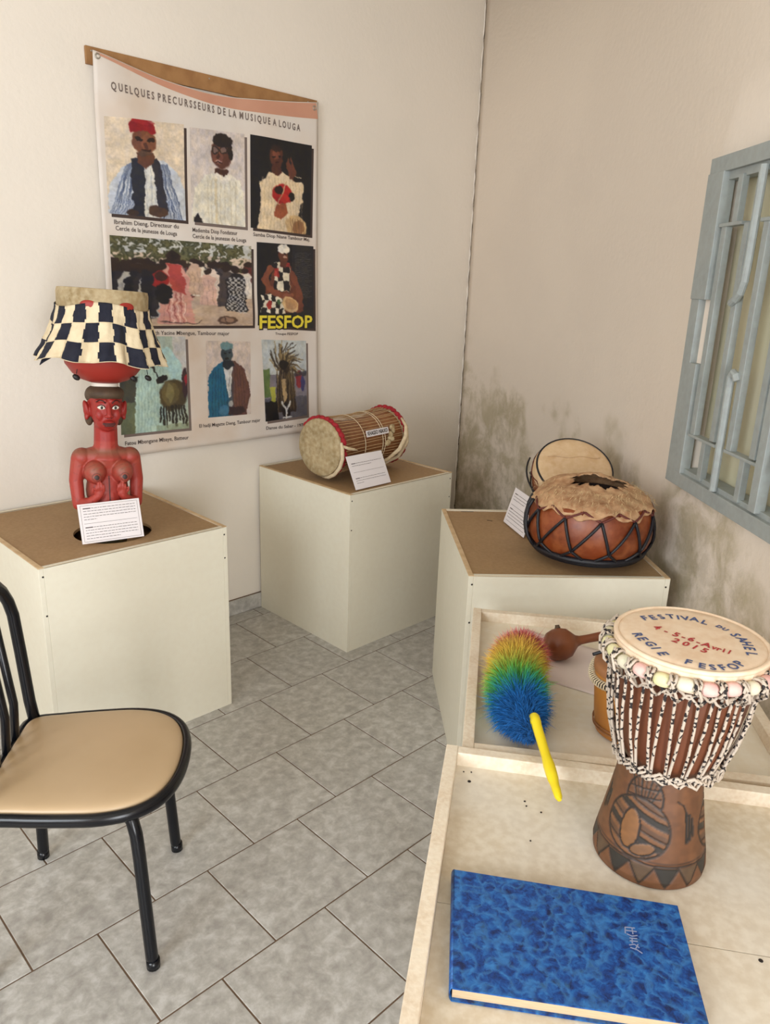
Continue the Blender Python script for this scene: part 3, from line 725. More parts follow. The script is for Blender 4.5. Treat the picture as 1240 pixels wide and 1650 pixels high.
def ph_seated():
    c = Cv(120, 190, (210, 194, 184)); k = np.clip((c.X-.52)*5+.5, 0, 1)[..., None]
    m = c.mask([(.02, 1), (.03, .62), (.06, .42), (.26, .30), (.44, .26), (.60, .26), (.84, .36), (.97, .62), (.98, .72), (.88, 1)])
    col = (np.array((30, 96, 128))*(1-k)+np.array((104, 70, 62))*k)/255
    c.a = np.where(m[..., None], col, c.a)
    for i in range(12): c.line([(.14+i*.06, .36), (.1+i*.07, 1)], .004, (26, 50, 66) if i < 6 else (70, 44, 40), .6)
    c.poly([(.38, .33), (.58, .33), (.52, .74), (.48, .74)], (206, 206, 204)); c.line([(.5, .4), (.5, .72)], .004, (120, 120, 124))
    c.ell(.46, .165, .135, .12, (62, 74, 80)); c.ell(.40, .17, .06, .08, (40, 52, 62), al=.6); c.ell(.46, .06, .14, .055, (104, 138, 142)); c.poly([(.32, .1), (.34, .03), (.46, .0), (.58, .03), (.60, .1)], (108, 142, 146))
    c.ell(.41, .155, .03, .012, (20, 24, 30)); c.ell(.52, .155, .03, .012, (20, 24, 30)); c.ell(.46, .225, .05, .012, (26, 24, 26)); c.poly([(.38, .25), (.56, .25), (.62, .33), (.46, .37), (.36, .33)], (36, 42, 50))
    c.ell(.52, .84, .05, .05, (190, 186, 180), al=.8); c.ell(.62, .93, .24, .06, (58, 42, 44)); c.ell(.36, .92, .12, .07, (60, 110, 140))
    c.mix(np.clip((.92-c.nz(9, 9))*1, 0, 1)*0, (0, 0, 0))
    return c.vig()
def ph_dancer():
    c = Cv(120, 200, (190, 196, 196)); r = np.random.RandomState(3)
    c.mix((c.Y > .42)*.9, (120, 112, 120)); c.mix((c.Y > .72)*.9, (86, 84, 92)); c.mix((c.X < .14)*(c.Y > .35)*(c.Y < .7)*.9, (92, 116, 60)); c.rect(.15, .58, .26, .76, (190, 190, 60), .8)
    c.rect(.02, .76, .3, 1, (22, 22, 26)); c.ell(.82, .5, .08, .12, (140, 50, 60)); c.ell(.9, .56, .05, .1, (60, 60, 110)); c.rect(.72, .4, .98, .46, (50, 50, 60), .8)
    for i in range(60):
        a = -math.pi*.05-r.rand()*math.pi*.9; L = .2+.26*r.rand(); x0, y0 = .5, .42
        c.line([(x0, y0), (x0+math.cos(a)*L*.6, y0+math.sin(a)*L*.7), (x0+math.cos(a+.3)*L, y0+math.sin(a+.3)*L)], .007, [(84, 70, 50), (124, 104, 70), (56, 46, 36), (150, 130, 90)][i % 4], .85)
    c.poly([(.28, .9), (.3, .5), (.42, .34), (.58, .34), (.68, .56), (.74, .92)], (48, 38, 34))
    for i in range(40):
        x = .3+.4*r.rand(); c.line([(x, .36+.1*r.rand()), (x+.06*(r.rand()-.5), .7+.2*r.rand())], .005, [(92, 76, 52), (40, 32, 28), (128, 110, 78)][i % 3], .8)
    c.ell(.47, .30, .10, .06, (28, 24, 24)); c.poly([(.42, .5), (.5, .48), (.52, .74), (.44, .8)], (176, 150, 110)); c.ell(.49, .9, .10, .1, (30, 24, 28))
    c.line([(.40, .78), (.5, .9), (.6, .78)], .012, (206, 206, 204)); c.line([(.5, .9), (.5, 1)], .012, (206, 206, 204)); c.line([(.42, .985), (.6, .985)], .01, (206, 206, 204))
    return c.vig()

# ------------------------------------------------------------------ the banner
def wave(x, z):
    """how far the vinyl stands off the wall, and how it sags"""
    t = (x-1.36)/1.05; h = (2.33-z)/1.46
    w = .012+.005*math.sin(t*9+h*3)+.004*math.sin(t*21-h*5)*math.exp(-h*3)
    d = (x-1.37)*.72-(2.33-z)*.42                       # diagonal pull fold from the upper left grommet
    w += .010*math.exp(-(d/.05)**2)*math.exp(-h*1.6)+.006*math.exp(-((h-.62)/.05)**2)*math.sin(t*3.14)
    return YA-.012-max(w, .006)
def banner_edge(x):
    t = (x-1.36)/1.03
    return 2.342-.155*t*(1-t)-.03*math.sin(t*3.14159)**2*(1-t)+.004*t
bn = empty('printed_banner', (1.88, YA, 1.6), 0, 'wide printed vinyl banner with eight photographs pinned high on the wall', 'banner')
BO = Vector((1.88, YA, 1.6))
nx, nz_ = 60, 84; v = []; f = []
for j in range(nz_+1):
    for i in range(nx+1):
        a = i/nx; b = j/nz_
        xb = 1.352+.0*a; x = 1.360-.018*b + (1.030+.044*b)*a
        zt = banner_edge(x); z = zt + (.868-zt)*b - .01*(1-a)*b*0
        v.append(Vector((x, wave(x, z), z))-BO)
for j in range(nz_):
    for i in range(nx):
        k = j*(nx+1)+i; f.append((k, k+nx+1, k+nx+2, k+1))
o = link('vinyl_sheet', mesh_from('vinyl_sheet', v, f, M['banner'], True), bn); s_ = o.modifiers.new('t', 'SOLIDIFY'); s_.thickness = .0008; s_.offset = 1
def print_mesh(name, fn, off, n, m, parent=bn, label=None):
    """fn(a,b) -> (x,z) on the banner, laid just on the vinyl"""
    w, h = n; v = []; f = []
    for j in range(h):
        for i in range(w):
            x, z = fn(i/(w-1), j/(h-1)); v.append(Vector((x, wave(x, z)-off, z))-BO)
    for j in range(h-1):
        for i in range(w-1):
            k = j*w+i; f.append((k, k+w, k+w+1, k+1))
    o = link(name, mesh_from(name, v, f, m), parent)
    if label: o['label'] = label
    return o
# salmon stripe printed along the top
print_mesh('printed_stripe', lambda a, b: (1.372+.012*b+(1.005)*a, banner_edge(1.372+1.005*a)-.003-b*(.010+.052*a)), .0012, (60, 5), M['pink_print'], label='salmon stripe along the top')
QUADS = {'p1': [(1.388, 2.136), (1.716, 2.158), (1.708, 1.804), (1.380, 1.806)], 'p2': [(1.741, 2.152), (2.001, 2.165), (1.995, 1.799), (1.738, 1.803)],
 'p3': [(2.028, 2.167), (2.356, 2.167), (2.355, 1.789), (2.021, 1.799)], 'p4': [(1.378, 1.729), (2.022, 1.723), (2.018, 1.387), (1.372, 1.394)],
 'p5': [(2.050, 1.742), (2.374, 1.741), (2.382, 1.366), (2.045, 1.387)], 'p6': [(1.385, 1.356), (1.685, 1.346), (1.684, .956), (1.371, .962)],
 'p7': [(1.781, 1.326), (2.004, 1.317), (2.002, .989), (1.778, .993)], 'p8': [(2.066, 1.324), (2.333, 1.310), (2.342, .948), (2.086, .944)]}
LB = {'p1': 'photo of an elder in a dark red cap and striped robe', 'p2': 'photo of a person in glasses and a white robe', 'p3': 'photo of a performer in cream on black', 'p4': 'wide photo of drummers and a crowd',
      'p5': 'photo of a seated drummer above yellow lettering', 'p6': 'photo of a drummer in pale robe', 'p7': 'tinted photo of a seated person in a robe', 'p8': 'photo of a dancer in straw costume'}
for key, fnc in (('p1', ph_elder), ('p2', ph_suit), ('p3', ph_singer), ('p4', ph_crowd), ('p5', ph_festival), ('p6', ph_drummer), ('p7', ph_seated), ('p8', ph_dancer)):
    c = fnc(); q = QUADS[key]
    def fn(a, b, q=q):
        t = [q[0][k]*(1-a)+q[1][k]*a for k in (0, 1)]; u_ = [q[3][k]*(1-a)+q[2][k]*a for k in (0, 1)]
        return t[0]*(1-b)+u_[0]*b, t[1]*(1-b)+u_[1]*b
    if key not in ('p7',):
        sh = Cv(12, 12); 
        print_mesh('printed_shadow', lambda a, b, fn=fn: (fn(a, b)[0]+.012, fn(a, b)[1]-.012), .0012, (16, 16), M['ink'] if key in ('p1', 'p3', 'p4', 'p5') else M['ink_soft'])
    o = print_mesh('photo_print', fn, .0018, (c.w, c.h), M['print'], label=LB[key])
    set_col(o.data, c.a.reshape(-1, 3))

def text_mesh(body, size, xs=1.0, bold=0.0):
    cu = bpy.data.curves.new('t', 'FONT'); cu.body = body; cu.size = size; cu.offset = bold; cu.resolution_u = 2
    t = bpy.data.objects.new('t', cu); COL.objects.link(t)
    dg = bpy.context.evaluated_depsgraph_get(); dg.update()
    me = bpy.data.meshes.new_from_object(t.evaluated_get(dg)); bpy.data.objects.remove(t); bpy.data.curves.remove(cu)
    for v_ in me.vertices: v_.co.x *= xs
    return me
def fit_text(name, body, x0, z0, x1, z1, size, m, bold=0.0, parent=bn):
    me = text_mesh(body, size, 1, bold); xs = [q.co.x for q in me.vertices]; W = max(xs)-min(xs); mn = min(xs)
    d = math.hypot(x1-x0, z1-z0); 
    for q in me.vertices:
        a = (q.co.x-mn)/W; x = x0+(x1-x0)*a; z = z0+(z1-z0)*a+q.co.y
        q.co = Vector((x, wave(x, z)-.0026, z))-BO
    me.materials.clear(); me.materials.append(m); me.name = name
    return link(name, me, parent)
fit_text('title_lettering', 'Q U E L Q U E S  P R E C U R S S E U R S  D E  L A  M U S I Q U E  A  L O U G A', 1.417, 2.226, 2.290, 2.216, .037, M['ink_soft'], .0009)
for t_, q, sz in (('Ibrahim Dieng, Directeur du', (1.400, 1.770, 1.673, 1.772), .023), ('Cercle de la jeunesse de Louga', (1.404, 1.748, 1.665, 1.744), .023),
     ('Madiemba Diop Fondateur', (1.737, 1.764, 1.953, 1.764), .023), ('Cercle de la jeunesse de Louga', (1.736, 1.740, 1.997, 1.738), .023),
     ('Samba Diop Niane Tambour Maj.', (2.033, 1.766, 2.351, 1.762), .021), ('Amath Yacine Mbengue, Tambour major', (1.50, 1.358, 1.895, 1.347), .023),
     ('Troupe FESFOP', (2.144, 1.343, 2.282, 1.338), .016), ('El hadji Magatte Dieng, Tambour major', (1.733, .953, 2.054, .948), .022),
     ('Danse du Sabar - 1979', (2.089, .905, 2.328, .896), .022), ('Fatou Mbengane Mbaye, Batteur', (1.385, .917, 1.679, .908), .024)):
    fit_text('caption_lettering', t_, *q, sz, M['ink'], .0002)
mY = mat('yellow_print', (222, 204, 60), .5)
fit_text('poster_lettering', 'FESFOP', 2.052, 1.372, 2.372, 1.370, .082, mat('black_print', (30, 26, 20), .5), .006)
o = fit_text('poster_lettering', 'FESFOP', 2.054, 1.374, 2.370, 1.372, .080, mY, .002)
for q in o.data.vertices: q.co.y -= .0006
# grommets
for (x, z) in ((1.376, 2.325), (2.368, 2.320)):
    bm = NB(); tube(bm, [(math.cos(k*math.pi/6)*.008, 0, math.sin(k*math.pi/6)*.008) for k in range(12)], .0028, 6, closed=True)
    part('grommet', bm, M['steel'], bn, True, loc=Vector((x, wave(x, z)-.001, z))-BO)
bt = empty('wooden_batten', (1.345, YA, 2.298), 0, 'brown wooden batten on the wall that the banner hangs from', 'batten')
bm = NB(); box(bm, (.5265, -.007, .03), (1.053, .013, .058), bev=.0015); part('strip', bm, M['batten'], bt)
for x in (.5, 1.0, .02):
    bm = NB(); ball(bm, (x, -.0145, .045), (.0035, .0015, .0035), sub=1); part('nail_head', bm, M['steel'], bt)

# ------------------------------------------------------------------ carved bust carrying a drum on its head
ZP = .735
def bust():
    e = empty('carved_bust', (1.082, 2.452, .668), 0, 'red carved wooden bust carrying a cloth-skirted drum on its head, standing in the round cut-out', 'sculpture')
    face = math.atan2(-1.10, 2.445)                    # turn its front (-Y) to the room, a touch to the right of the camera
    e.rotation_euler = Euler((R_(-1.5), R_(3.2), face + R_(9)), 'XYZ')
    b = .062                                           # pedestal top in local height
    def P(x, y, z): return (x, y, z+b)
    bm = NB()
    # trunk
    capsule(bm, P(0, 0, -.03), P(0, 0, .12), .066, .056)
    ball(bm, P(0, .0, .15), (.070, .048, .085)); ball(bm, P(0, .004, .225), (.090, .046, .062)); ball(bm, P(0, .006, .262), (.098, .040, .040))
    for s in (-1, 1):
        ball(bm, P(s*.078, .006, .262), (.034, .033, .033))
        capsule(bm, P(s*.085, .006, .258), P(s*.099, .004, .185), .029, .023)
        capsule(bm, P(s*.099, .004, .185), P(s*.094, -.012, .104), .023, .021)
        capsule(bm, P(s*.094, -.012, .104), P(s*.062, -.046, .116), .021, .018)
        capsule(bm, P(s*.062, -.046, .116), P(s*.040, -.064, .142), .018, .013)
        # the hand: a flat palm with five separate fingers pressed upwards under the breast
        ball(bm, P(s*.036, -.068, .152), (.015, .009, .017), rot=(0, s*.3, 0))
        for k, (dx, L) in enumerate(((-.0125, .021), (-.0045, .027), (.0040, .026), (.0120, .020))):
            x = s*(.034+dx)
            capsule(bm, P(x, -.072, .160), P(x+s*.001, -.0765, .160+L*.55), .0043, .0040, 8); capsule(bm, P(x+s*.001, -.0765, .160+L*.55), P(x+s*.001, -.0745, .160+L), .0040, .0034, 8)
        capsule(bm, P(s*.050, -.066, .150), P(s*.058, -.072, .160), .0046, .0042, 8); capsule(bm, P(s*.058, -.072, .160), P(s*.057, -.074, .171), .0042, .0036, 8)
        # breast
        ball(bm, P(s*.044, -.036, .218), (.036, .038, .040), rot=(R_(18), 0, 0)); ball(bm, P(s*.045, -.062, .205), (.021, .018, .021))
    # neck and head
    capsule(bm, P(0, .008, .25), P(0, .004, .40), .041, .037)
    capsule(bm, P(0, .008, .262), P(0, .008, .285), .060, .045)
    ball(bm, P(0, 0, .435), (.051, .060, .080)); ball(bm, P(0, -.012, .395), (.040, .045, .046)); ball(bm, P(0, -.026, .372), (.024, .024, .018))
    ball(bm, P(0, .012, .46), (.056, .060, .050))
    for s in (-1, 1):
        ball(bm, P(s*.059, .010, .425), (.010, .020, .030), rot=(0, s*.25, 0)); ball(bm, P(s*.064, .006, .425), (.006, .013, .022)); ball(bm, P(s*.060, .006, .398), (.007, .010, .010))
        ball(bm, P(s*.026, -.044, .412), (.015, .012, .020))
        capsule(bm, P(s*.010, -.056, .4595), P(s*.038, -.044, .458), .006, .0045, 8)
        ball(bm, P(s*.009, -.066, .409), (.007, .008, .006), sub=2)
    capsule(bm, P(0, -.055, .452), P(0, -.071, .412), .0055, .0085, 10)
    ball(bm, P(0, -.055, .382), (.022, .014, .014))
    rs = np.random.RandomState(2)
    def colour(co):
        z = co[:, 2]-b; x = co[:, 0]; y = co[:, 1]
        c = np.tile(np.array((160, 54, 44))/255., (len(co), 1)); c[z > .32] = np.array((150, 38, 32))/255.
        def bl(m, col):
            nonlocal c; m = np.clip(m, 0, 1)[:, None]; c = c*(1-m)+np.array(col)/255*m
        n = .5+.5*np.sin(x*140+3*np.sin(z*90))*np.sin(z*120+2*np.sin(y*100))
        bl(np.clip((y+.012)/.05, 0, 1)*.35, (130, 46, 34))
        bl(np.clip((z-.262)/.02, 0, 1)*np.clip((.30-z)/.012, 0, 1)*.75, (122, 84, 62))               # dusty shoulders
        bl(np.clip((z-.20)/.05, 0, 1)*np.clip((.262-z)/.01, 0, 1)*(.3+.4*n)*.8, (150, 74, 54))
        d = np.exp(-((np.abs(x)-.044)**2+(z-.225)**2)/.0009)*(y < -.03); bl(d*.55*n+d*.25, (124, 92, 70))
        d = np.hypot(np.abs(x)-.045, z-.207); bl((d < .0085)*(y < -.055)*.95, (48, 30, 28)); bl(((d > .012) & (d < .015))*(y < -.05)*.5, (80, 44, 38))
        bl(np.clip((.045-z)/.01, 0, 1), (92, 84, 56)); bl(np.clip((.02-z)/.01, 0, 1)*n, (64, 62, 44))
        bl((np.abs(x) < .0018)*(y < 0)*(z < .205)*(z > .03)*.9, (60, 22, 20))
        bl(np.exp(-((np.abs(x)-.067)**2)/.00008)*(z > .12)*(z < .23)*(y > -.04)*.7, (92, 64, 48))
        bl((n > .93)*.35, (120, 36, 30))
        return c
    remeshed('figure', bm, M['red'], e, .0023, 7, colour, label='red-painted torso, arms, neck and face')
    # hair: cap with a thicker roll behind
    bm = NB(); ball(bm, P(0, .005, .480), (.0625, .069, .030)); ball(bm, P(0, .020, .470), (.0630, .060, .040)); ball(bm, P(0, .052, .415), (.045, .030, .060)); ball(bm, P(-.048, .030, .405), (.016, .024, .040)); ball(bm, P(.048, .030, .405), (.016, .024, .040))
    remeshed('hair', bm, M['hair'], e, .003, 3, label='dark olive-brown carved hair')
    for s in (-1, 1):
        bm = NB(); ball(bm, P(s*.0225, -.0545, .4375), (.0125, .0045, .0068), rot=(0, s*R_(-6), s*R_(16)), sub=3); eye = part('eye', bm, M['white_paint'], e, True, label='white painted eye')
        bm = NB(); ball(bm, P(s*.0215, -.0592, .4372), (.0044, .0020, .0050), sub=2); part('pupil', bm, M['black'], eye, True)
        bm = NB(); tube(bm, [P(s*.010, -.0625, .452), P(s*.018, -.061, .460), P(s*.028, -.0565, .462), P(s*.038, -.049, .455)], .0016, 6); part('eyebrow', bm, M['black'], e, True)
        bm = NB(); tube(bm, [P(s*.0095, -.0585, .436), P(s*.016, -.0605, .4440), P(s*.0245, -.0590, .4465), P(s*.034, -.0525, .4400)], .0011, 5); part('eyelid', bm, M['black'], e, True)
        bm = NB(); ball(bm, P(s*.006, -.0725, .4045), (.0018, .002, .0018), sub=1); part('nostril', bm, M['black'], e, True)
    bm = NB(); capsule(bm, P(-.017, -.0655, .3845), P(.017, -.0655, .3845), .0040, .0040, 8); capsule(bm, P(-.012, -.067, .379), P(.012, -.067, .379), .0038, .0038, 8); part('lips', bm, M['lips'], e, True, label='dark painted lips')
    bm = NB(); lathe(bm, [(.040, .494), (.043, .498), (.043, .512), (.040, .516)], 40, Matrix.Translation((0, .008, b))); part('head_ring', bm, M['white_paint'], e, True, auto=40, label='white carrying ring on the head')
    # bowl
    bm = NB(); lathe(bm, [(.020, .512), (.045, .514), (.075, .524), (.100, .542), (.122, .572), (.126, .590), (.118, .590)], 56, Matrix.Translation((0, .008, b))); part('bowl', bm, M['redp'], e, True, auto=50, label='red carved bowl')
    # drum shell and rim
    bm = NB(); lathe(bm, [(.118, .580), (.128, .62), (.134, .70), (.136, .742), (.141, .750), (.142, .800), (.139, .812), (.128, .813), (.124, .806), (0, .806)], 64, Matrix.Translation((0, .008, b)))
    part('drum_shell', bm, M['drum_hide'], e, True, auto=40, label='pale mottled drum rim')
    for a in (-2.05, -1.22, .3, 1.9):
        bm = NB(); ball(bm, (math.cos(a)*.140, math.sin(a)*.140+.008, b+.763), (.026, .005, .014), rot=(0, 0, a+math.pi/2)); part('drum_lug', bm, M['redp'], e, True, label='red painted lug')
    # patchwork skirt
    n, rows = 288, 18; v = []; f = []; mi = []
    nc = 24
    for j in range(rows+1):
        h = j/rows
        for k in range(n):
            a = 2*math.pi*k/n
            fold = .010*h*math.sin(a*11+.6)+.008*h*h*math.sin(a*17+1.3)+.004*math.sin(a*29)*h
            flare = .045*h**1.3 + .030*h*h*max(0, math.cos(a-R_(215)))**3
            r = .1425+flare+fold+.0022*math.sin(k*.31+j*.9)*math.sin(k*.17-j*.6)+.0009*math.sin(k*1.1+j)
            z = .762-.178*h+.010*math.sin(a*3+.5)*(1-h*.5)+.006*math.sin(a*7)*(h) + .012*h*max(0, math.cos(a-R_(215)))**3
            v.append((r*math.cos(a), r*math.sin(a)+.008, z+b))
    for j in range(rows):
        for k in range(n):
            f.append((j*n+k, (j+1)*n+k, (j+1)*n+(k+1) % n, j*n+(k+1) % n))
            row = j//6; wob = 1.1*math.sin(j*1.3+row*2+k//6)*.8
            mi.append((int(((k+wob) % n)/n*nc) + row) % 2)
    me = mesh_from('cloth_skirt', v, f, [M['cloth_cream'], M['cloth_navy']], True); me.polygons.foreach_set('material_index', mi)
    o = link('cloth_skirt', me, e); o['label'] = 'cream and navy checked patchwork skirt'
    q = o.modifiers.new('t', 'SOLIDIFY'); q.thickness = .0022; q.offset = 1
    # raised seams between patches
    bm = NB()
    for j in (0, 1, 2):
        J = (j+1)*6
        tube(bm, [Vector(v[J*n+k])*1.0 + Vector((math.cos(2*math.pi*k/n), math.sin(2*math.pi*k/n), 0))*.003 for k in range(0, n, 2)], .0012, 5, closed=True)
    part('seam', bm, M['cloth_cream'], e, True)
    # loose tuft on the left and dangling dark tags under the bowl
    bm = NB(); tube(bm, [(-.150, -.02, b+.60), (-.172, -.03, b+.596), (-.192, -.034, b+.580), (-.20, -.03, b+.568)], [.016, .018, .012, .003], 8, flat=.35); part('loose_flap', bm, M['cloth_navy'], e, True)
    for (x, y) in ((-.092, -.055), (.078, -.050), (.130, -.02)):
        bm = NB(); tube(bm, [(x, y, b+.572), (x*1.04, y, b+.545)], .0012, 5); ball(bm, (x*1.05, y, b+.534), (.013, .006, .009), rot=(0, .6, 0), sub=2); part('tassel', bm, M['black'], e, True)
    return e
bust()

def info_card(foot_l, foot_r, h, lean, label, lines, border=True, seed=1, thick=.0025):
    """card standing on its lower edge and leaning back; lines = list of (y from top 0..1, [(x0,x1,weight)])"""
    L, Rr = Vector(foot_l), Vector(foot_r); w = (Rr-L).length; ax = (Rr-L).normalized()
    e = empty('info_card', (L+Rr)/2, math.atan2(ax.y, ax.x), label, 'card')
    e.rotation_euler = Euler((-lean, -math.asin(max(-1, min(1, ax.z))), math.atan2(ax.y, ax.x)), 'XYZ')
    bm = NB(); box(bm, (0, thick/2, h/2), (w, thick, h)); part('board', bm, M['card'], e)
    r = random.Random(seed)
    def ln(name, x0, x1, z, t, m):
        bm = NB(); box(bm, ((x0+x1)/2*w, -.0003, (1-z)*h), ((x1-x0)*w, .0005, t)); part(name, bm, m, e)
    if border:
        for z in (.045, .955): ln('border_line', -.46, .46, z, .0009, M['ink_soft'])
        for x in (-.46, .46):
            bm = NB(); box(bm, (x*w, -.0003, h/2), (.0009, .0005, h*.91)); part('border_line', bm, M['ink_soft'], e)
    for (z, kind) in lines:
        bm = NB(); 
        if kind == 'rule': box(bm, (0, -.0003, (1-z)*h), (w*.86, .0005, .0008))
        else:
            x = -.42*w; end = (.42 if kind != 'short' else (-.28+.1*r.random() if kind == 'short' else .3))*w
            if kind == 'half': end = .12*w
            first = True
            while x < end:
                l = r.uniform(.004, .013); t = .0030 if (kind == 'head' and first) else .0015
                if kind == 'head' and first: l = .024
                l = min(l, end-x); box(bm, (x+l/2, -.0003, (1-z)*h+r.uniform(-.0003, .0003)), (max(l, .001), .0005, t)); x += l+.0022; first = False
        part('text_line', bm, M['ink'], e)
    return e
info_card((.952, 2.352, .7355), (1.146, 2.306, .7355), .132, R_(20), 'white bordered card of small print leaning against the red bust',
    [(.12, 'head'), (.19, 'l'), (.26, 'l'), (.33, 'l'), (.40, 'short'), (.50, 'rule'), (.60, 'head'), (.67, 'l'), (.74, 'l'), (.81, 'l'), (.88, 'half')], True, 3)

# ------------------------------------------------------------------ laced drum lying on the corner pedestal
def lying_drum():
    x0, x1, y, rr = 2.100, 2.575, 2.525, .129
    e = empty('laced_drum', (x0, y, .735), R_(7), 'cord-laced drum with red cloth rims lying on its side on the corner pedestal', 'drum')
    L = x1-x0; zc = rr+.020
    T = Matrix.Translation((0, 0, zc)) @ Matrix.Rotation(R_(90), 4, 'Y')      # lathe axis -> +x
    bm = NB(); lathe(bm, [(rr-.012, .012), (rr-.010, .03), (rr-.026, L*.3), (rr-.034, L*.5), (rr-.026, L*.7), (rr-.010, L-.03), (rr-.012, L-.012)], 56, T); part('shell', bm, M['wood_brown'], e, True, label='brown wooden shell')
    for xx, sgn in ((0, -1), (L, 1)):
        bm = NB(); lathe(bm, [(0, xx-.004*sgn*-1), (rr*.6, xx+.002*sgn*-1), (rr-.006, xx), (rr, xx-.006*sgn), (rr-.002, xx-.020*sgn), (rr-.014, xx-.022*sgn)], 56, T, False, False); part('drum_head', bm, M['drum_hide'], e, True, label='mottled hide head')
    # red cloth ring, lumpy, as knotted rags
    for xx in (.020, L-.014):
        N_ = 30
        for k in range(N_):
            a = 2*math.pi*(k+.2*rng.random())/N_
            dg_ = math.degrees(math.atan2(-math.sin(a), math.cos(a)))     # 0 = top, positive = towards the room
            if xx < .1 and not (-50 < dg_ < 150): continue
            bm = NB(); r_ = rr+.003+.002*rng.random()
            p = T @ Vector((-r_*math.cos(a), r_*math.sin(a), xx))
            ball(bm, p, (.0135, .0180+.003*rng.random(), .0095+.002*rng.random()), rot=(-a+rng.uniform(-.35, .35), rng.uniform(-.3, .3), rng.uniform(-.4, .4)), sub=2)
            part('cloth_knot', bm, M['rag_red'], e, True)
        bm = NB(); tube(bm, [T @ Vector((-(rr+.001)*math.cos(2*math.pi*k/40), (rr+.001)*math.sin(2*math.pi*k/40), xx)) for k in range(40)], .006, 8, closed=True); part('rim_ring', bm, M['rag_red'] if xx > .1 else M['drum_hide'], e, True)
    # tension strings: one mesh, turned about the axis
    bm = NB(); tube(bm, [(0, 0, .02), (-.006, 0, L*.28), (-.009, 0, L*.5), (-.006, 0, L*.72), (0, 0, L-.016)], .0016, 5); sm_ = bpy.data.meshes.new('string'); bm.to_mesh(sm_); bm.free(); sm_.materials.append(M['string'])
    NS = 52
    for k in range(NS):
        a = 2*math.pi*k/NS+.02*rng.random(); o = link('string', sm_, e)
        o.matrix_local = T @ Matrix.Rotation(a, 4, 'Z') @ Matrix.Translation((rr+.003, 0, 0)) @ Matrix.Rotation(rng.uniform(-.012, .012), 4, 'X')
    # encircling cords
    for xx, r_, m in ((L*.36, rr-.002, M['cream_rope']), (L*.62, rr-.001, M['cream_rope']), (L*.655, rr-.001, M['cream_rope'])):
        bm = NB(); tube(bm, [T @ Vector((r_*math.cos(2*math.pi*k/40), r_*math.sin(2*math.pi*k/40), xx)) for k in range(40)], .0017, 5, closed=True); part('cross_cord', bm, m, e, True)
    # carrying strap: thick cream rope from the near rim under the drum to the far rim
    def S(a, xx, r_): p = T @ Vector((-r_*math.cos(a), r_*math.sin(a), xx)); return p
    def ang_pt(deg, xx, r_):     # 0 = top, 90 = towards the room (-y)
        a = R_(deg); return Vector((xx, -math.sin(a)*r_, zc+math.cos(a)*r_))
    bm = NB(); tube(bm, [ang_pt(72, -.004, rr+.012), ang_pt(85, -.008, rr+.016), ang_pt(100, -.006, rr+.018), ang_pt(118, -.004, rr+.016), ang_pt(138, 0, rr+.012), ang_pt(158, .01, rr+.008), ang_pt(176, .02, rr+.006)], [.006, .009, .0085, .009, .0085, .008, .006], 8); part('strap', bm, M['cream_rope'], e, True, label='twisted cream rope strap')
    bm = NB(); tube(bm, [ang_pt(78, -.004, rr+.012), ang_pt(84, .03, rr+.020), ang_pt(88, .07, rr+.016), ang_pt(92, .10, rr+.008)], [.006, .007, .006, .003], 8); part('strap', bm, M['cream_rope'], e, True)
    bm = NB(); tube(bm, [ang_pt(48, L-.02, rr+.012), ang_pt(66, L-.024, rr+.022), ang_pt(84, L-.05, rr+.030), ang_pt(104, L-.09, rr+.030), ang_pt(124, L-.14, rr+.022), ang_pt(140, L-.19, rr+.010)], [.006, .010, .011, .010, .008, .004], 8, flat=.6); part('strap', bm, M['cream_rope'], e, True)
    bm = NB(); tube(bm, [ang_pt(70, L-.02, rr+.018), ang_pt(95, L-.03, rr+.022), ang_pt(125, L-.05, rr+.018), ang_pt(152, L-.08, rr+.010), ang_pt(168, L-.12, rr+.006)], [.009, .010, .009, .007, .004], 8); part('strap', bm, M['cream_rope'], e, True)
    bm = NB()
    for q in range(5): ball(bm, ang_pt(62+q*7, L-.115+.012*(q % 2)-.012*q, rr+.012), (.018, .010, .014), rot=(0, q, q*.7), sub=2)
    part('strap_knot', bm, M['drum_hide'], e, True)
    # white name plate with hand lettering
    q = Matrix.Translation(ang_pt(66, L*.38, rr+.0105)) @ Matrix.Rotation(R_(68-90+6), 4, 'X')
    bm = NB(); box(bm, (.070, 0, 0), (.158, .0016, .029), M=q); pl = part('name_plate', bm, M['card'], e, label='white lettered name plate')
    me = text_mesh('KHASSO NIAXO', .024, 1, .0008); xs = [p.co.x for p in me.vertices]; mn, mxx = min(xs), max(xs)
    for p in me.vertices:
        p.co = q @ Vector((-.001+(p.co.x-mn)/(mxx-mn)*.142, -.0014, p.co.y-.0075))
    me.materials.clear(); me.materials.append(M['black']); me.name = 'plate_lettering'; link('plate_lettering', me, pl)
    return e
lying_drum()
info_card((2.118, 2.296, .737), (2.335, 2.303, .7370), .150, R_(27), 'small white card leaning against the laced drum below its name plate',
    [(.24, 'head'), (.31, 'half'), (.50, 'rule'), (.68, 'head'), (.75, 'l'), (.82, 'short')], False, 5)

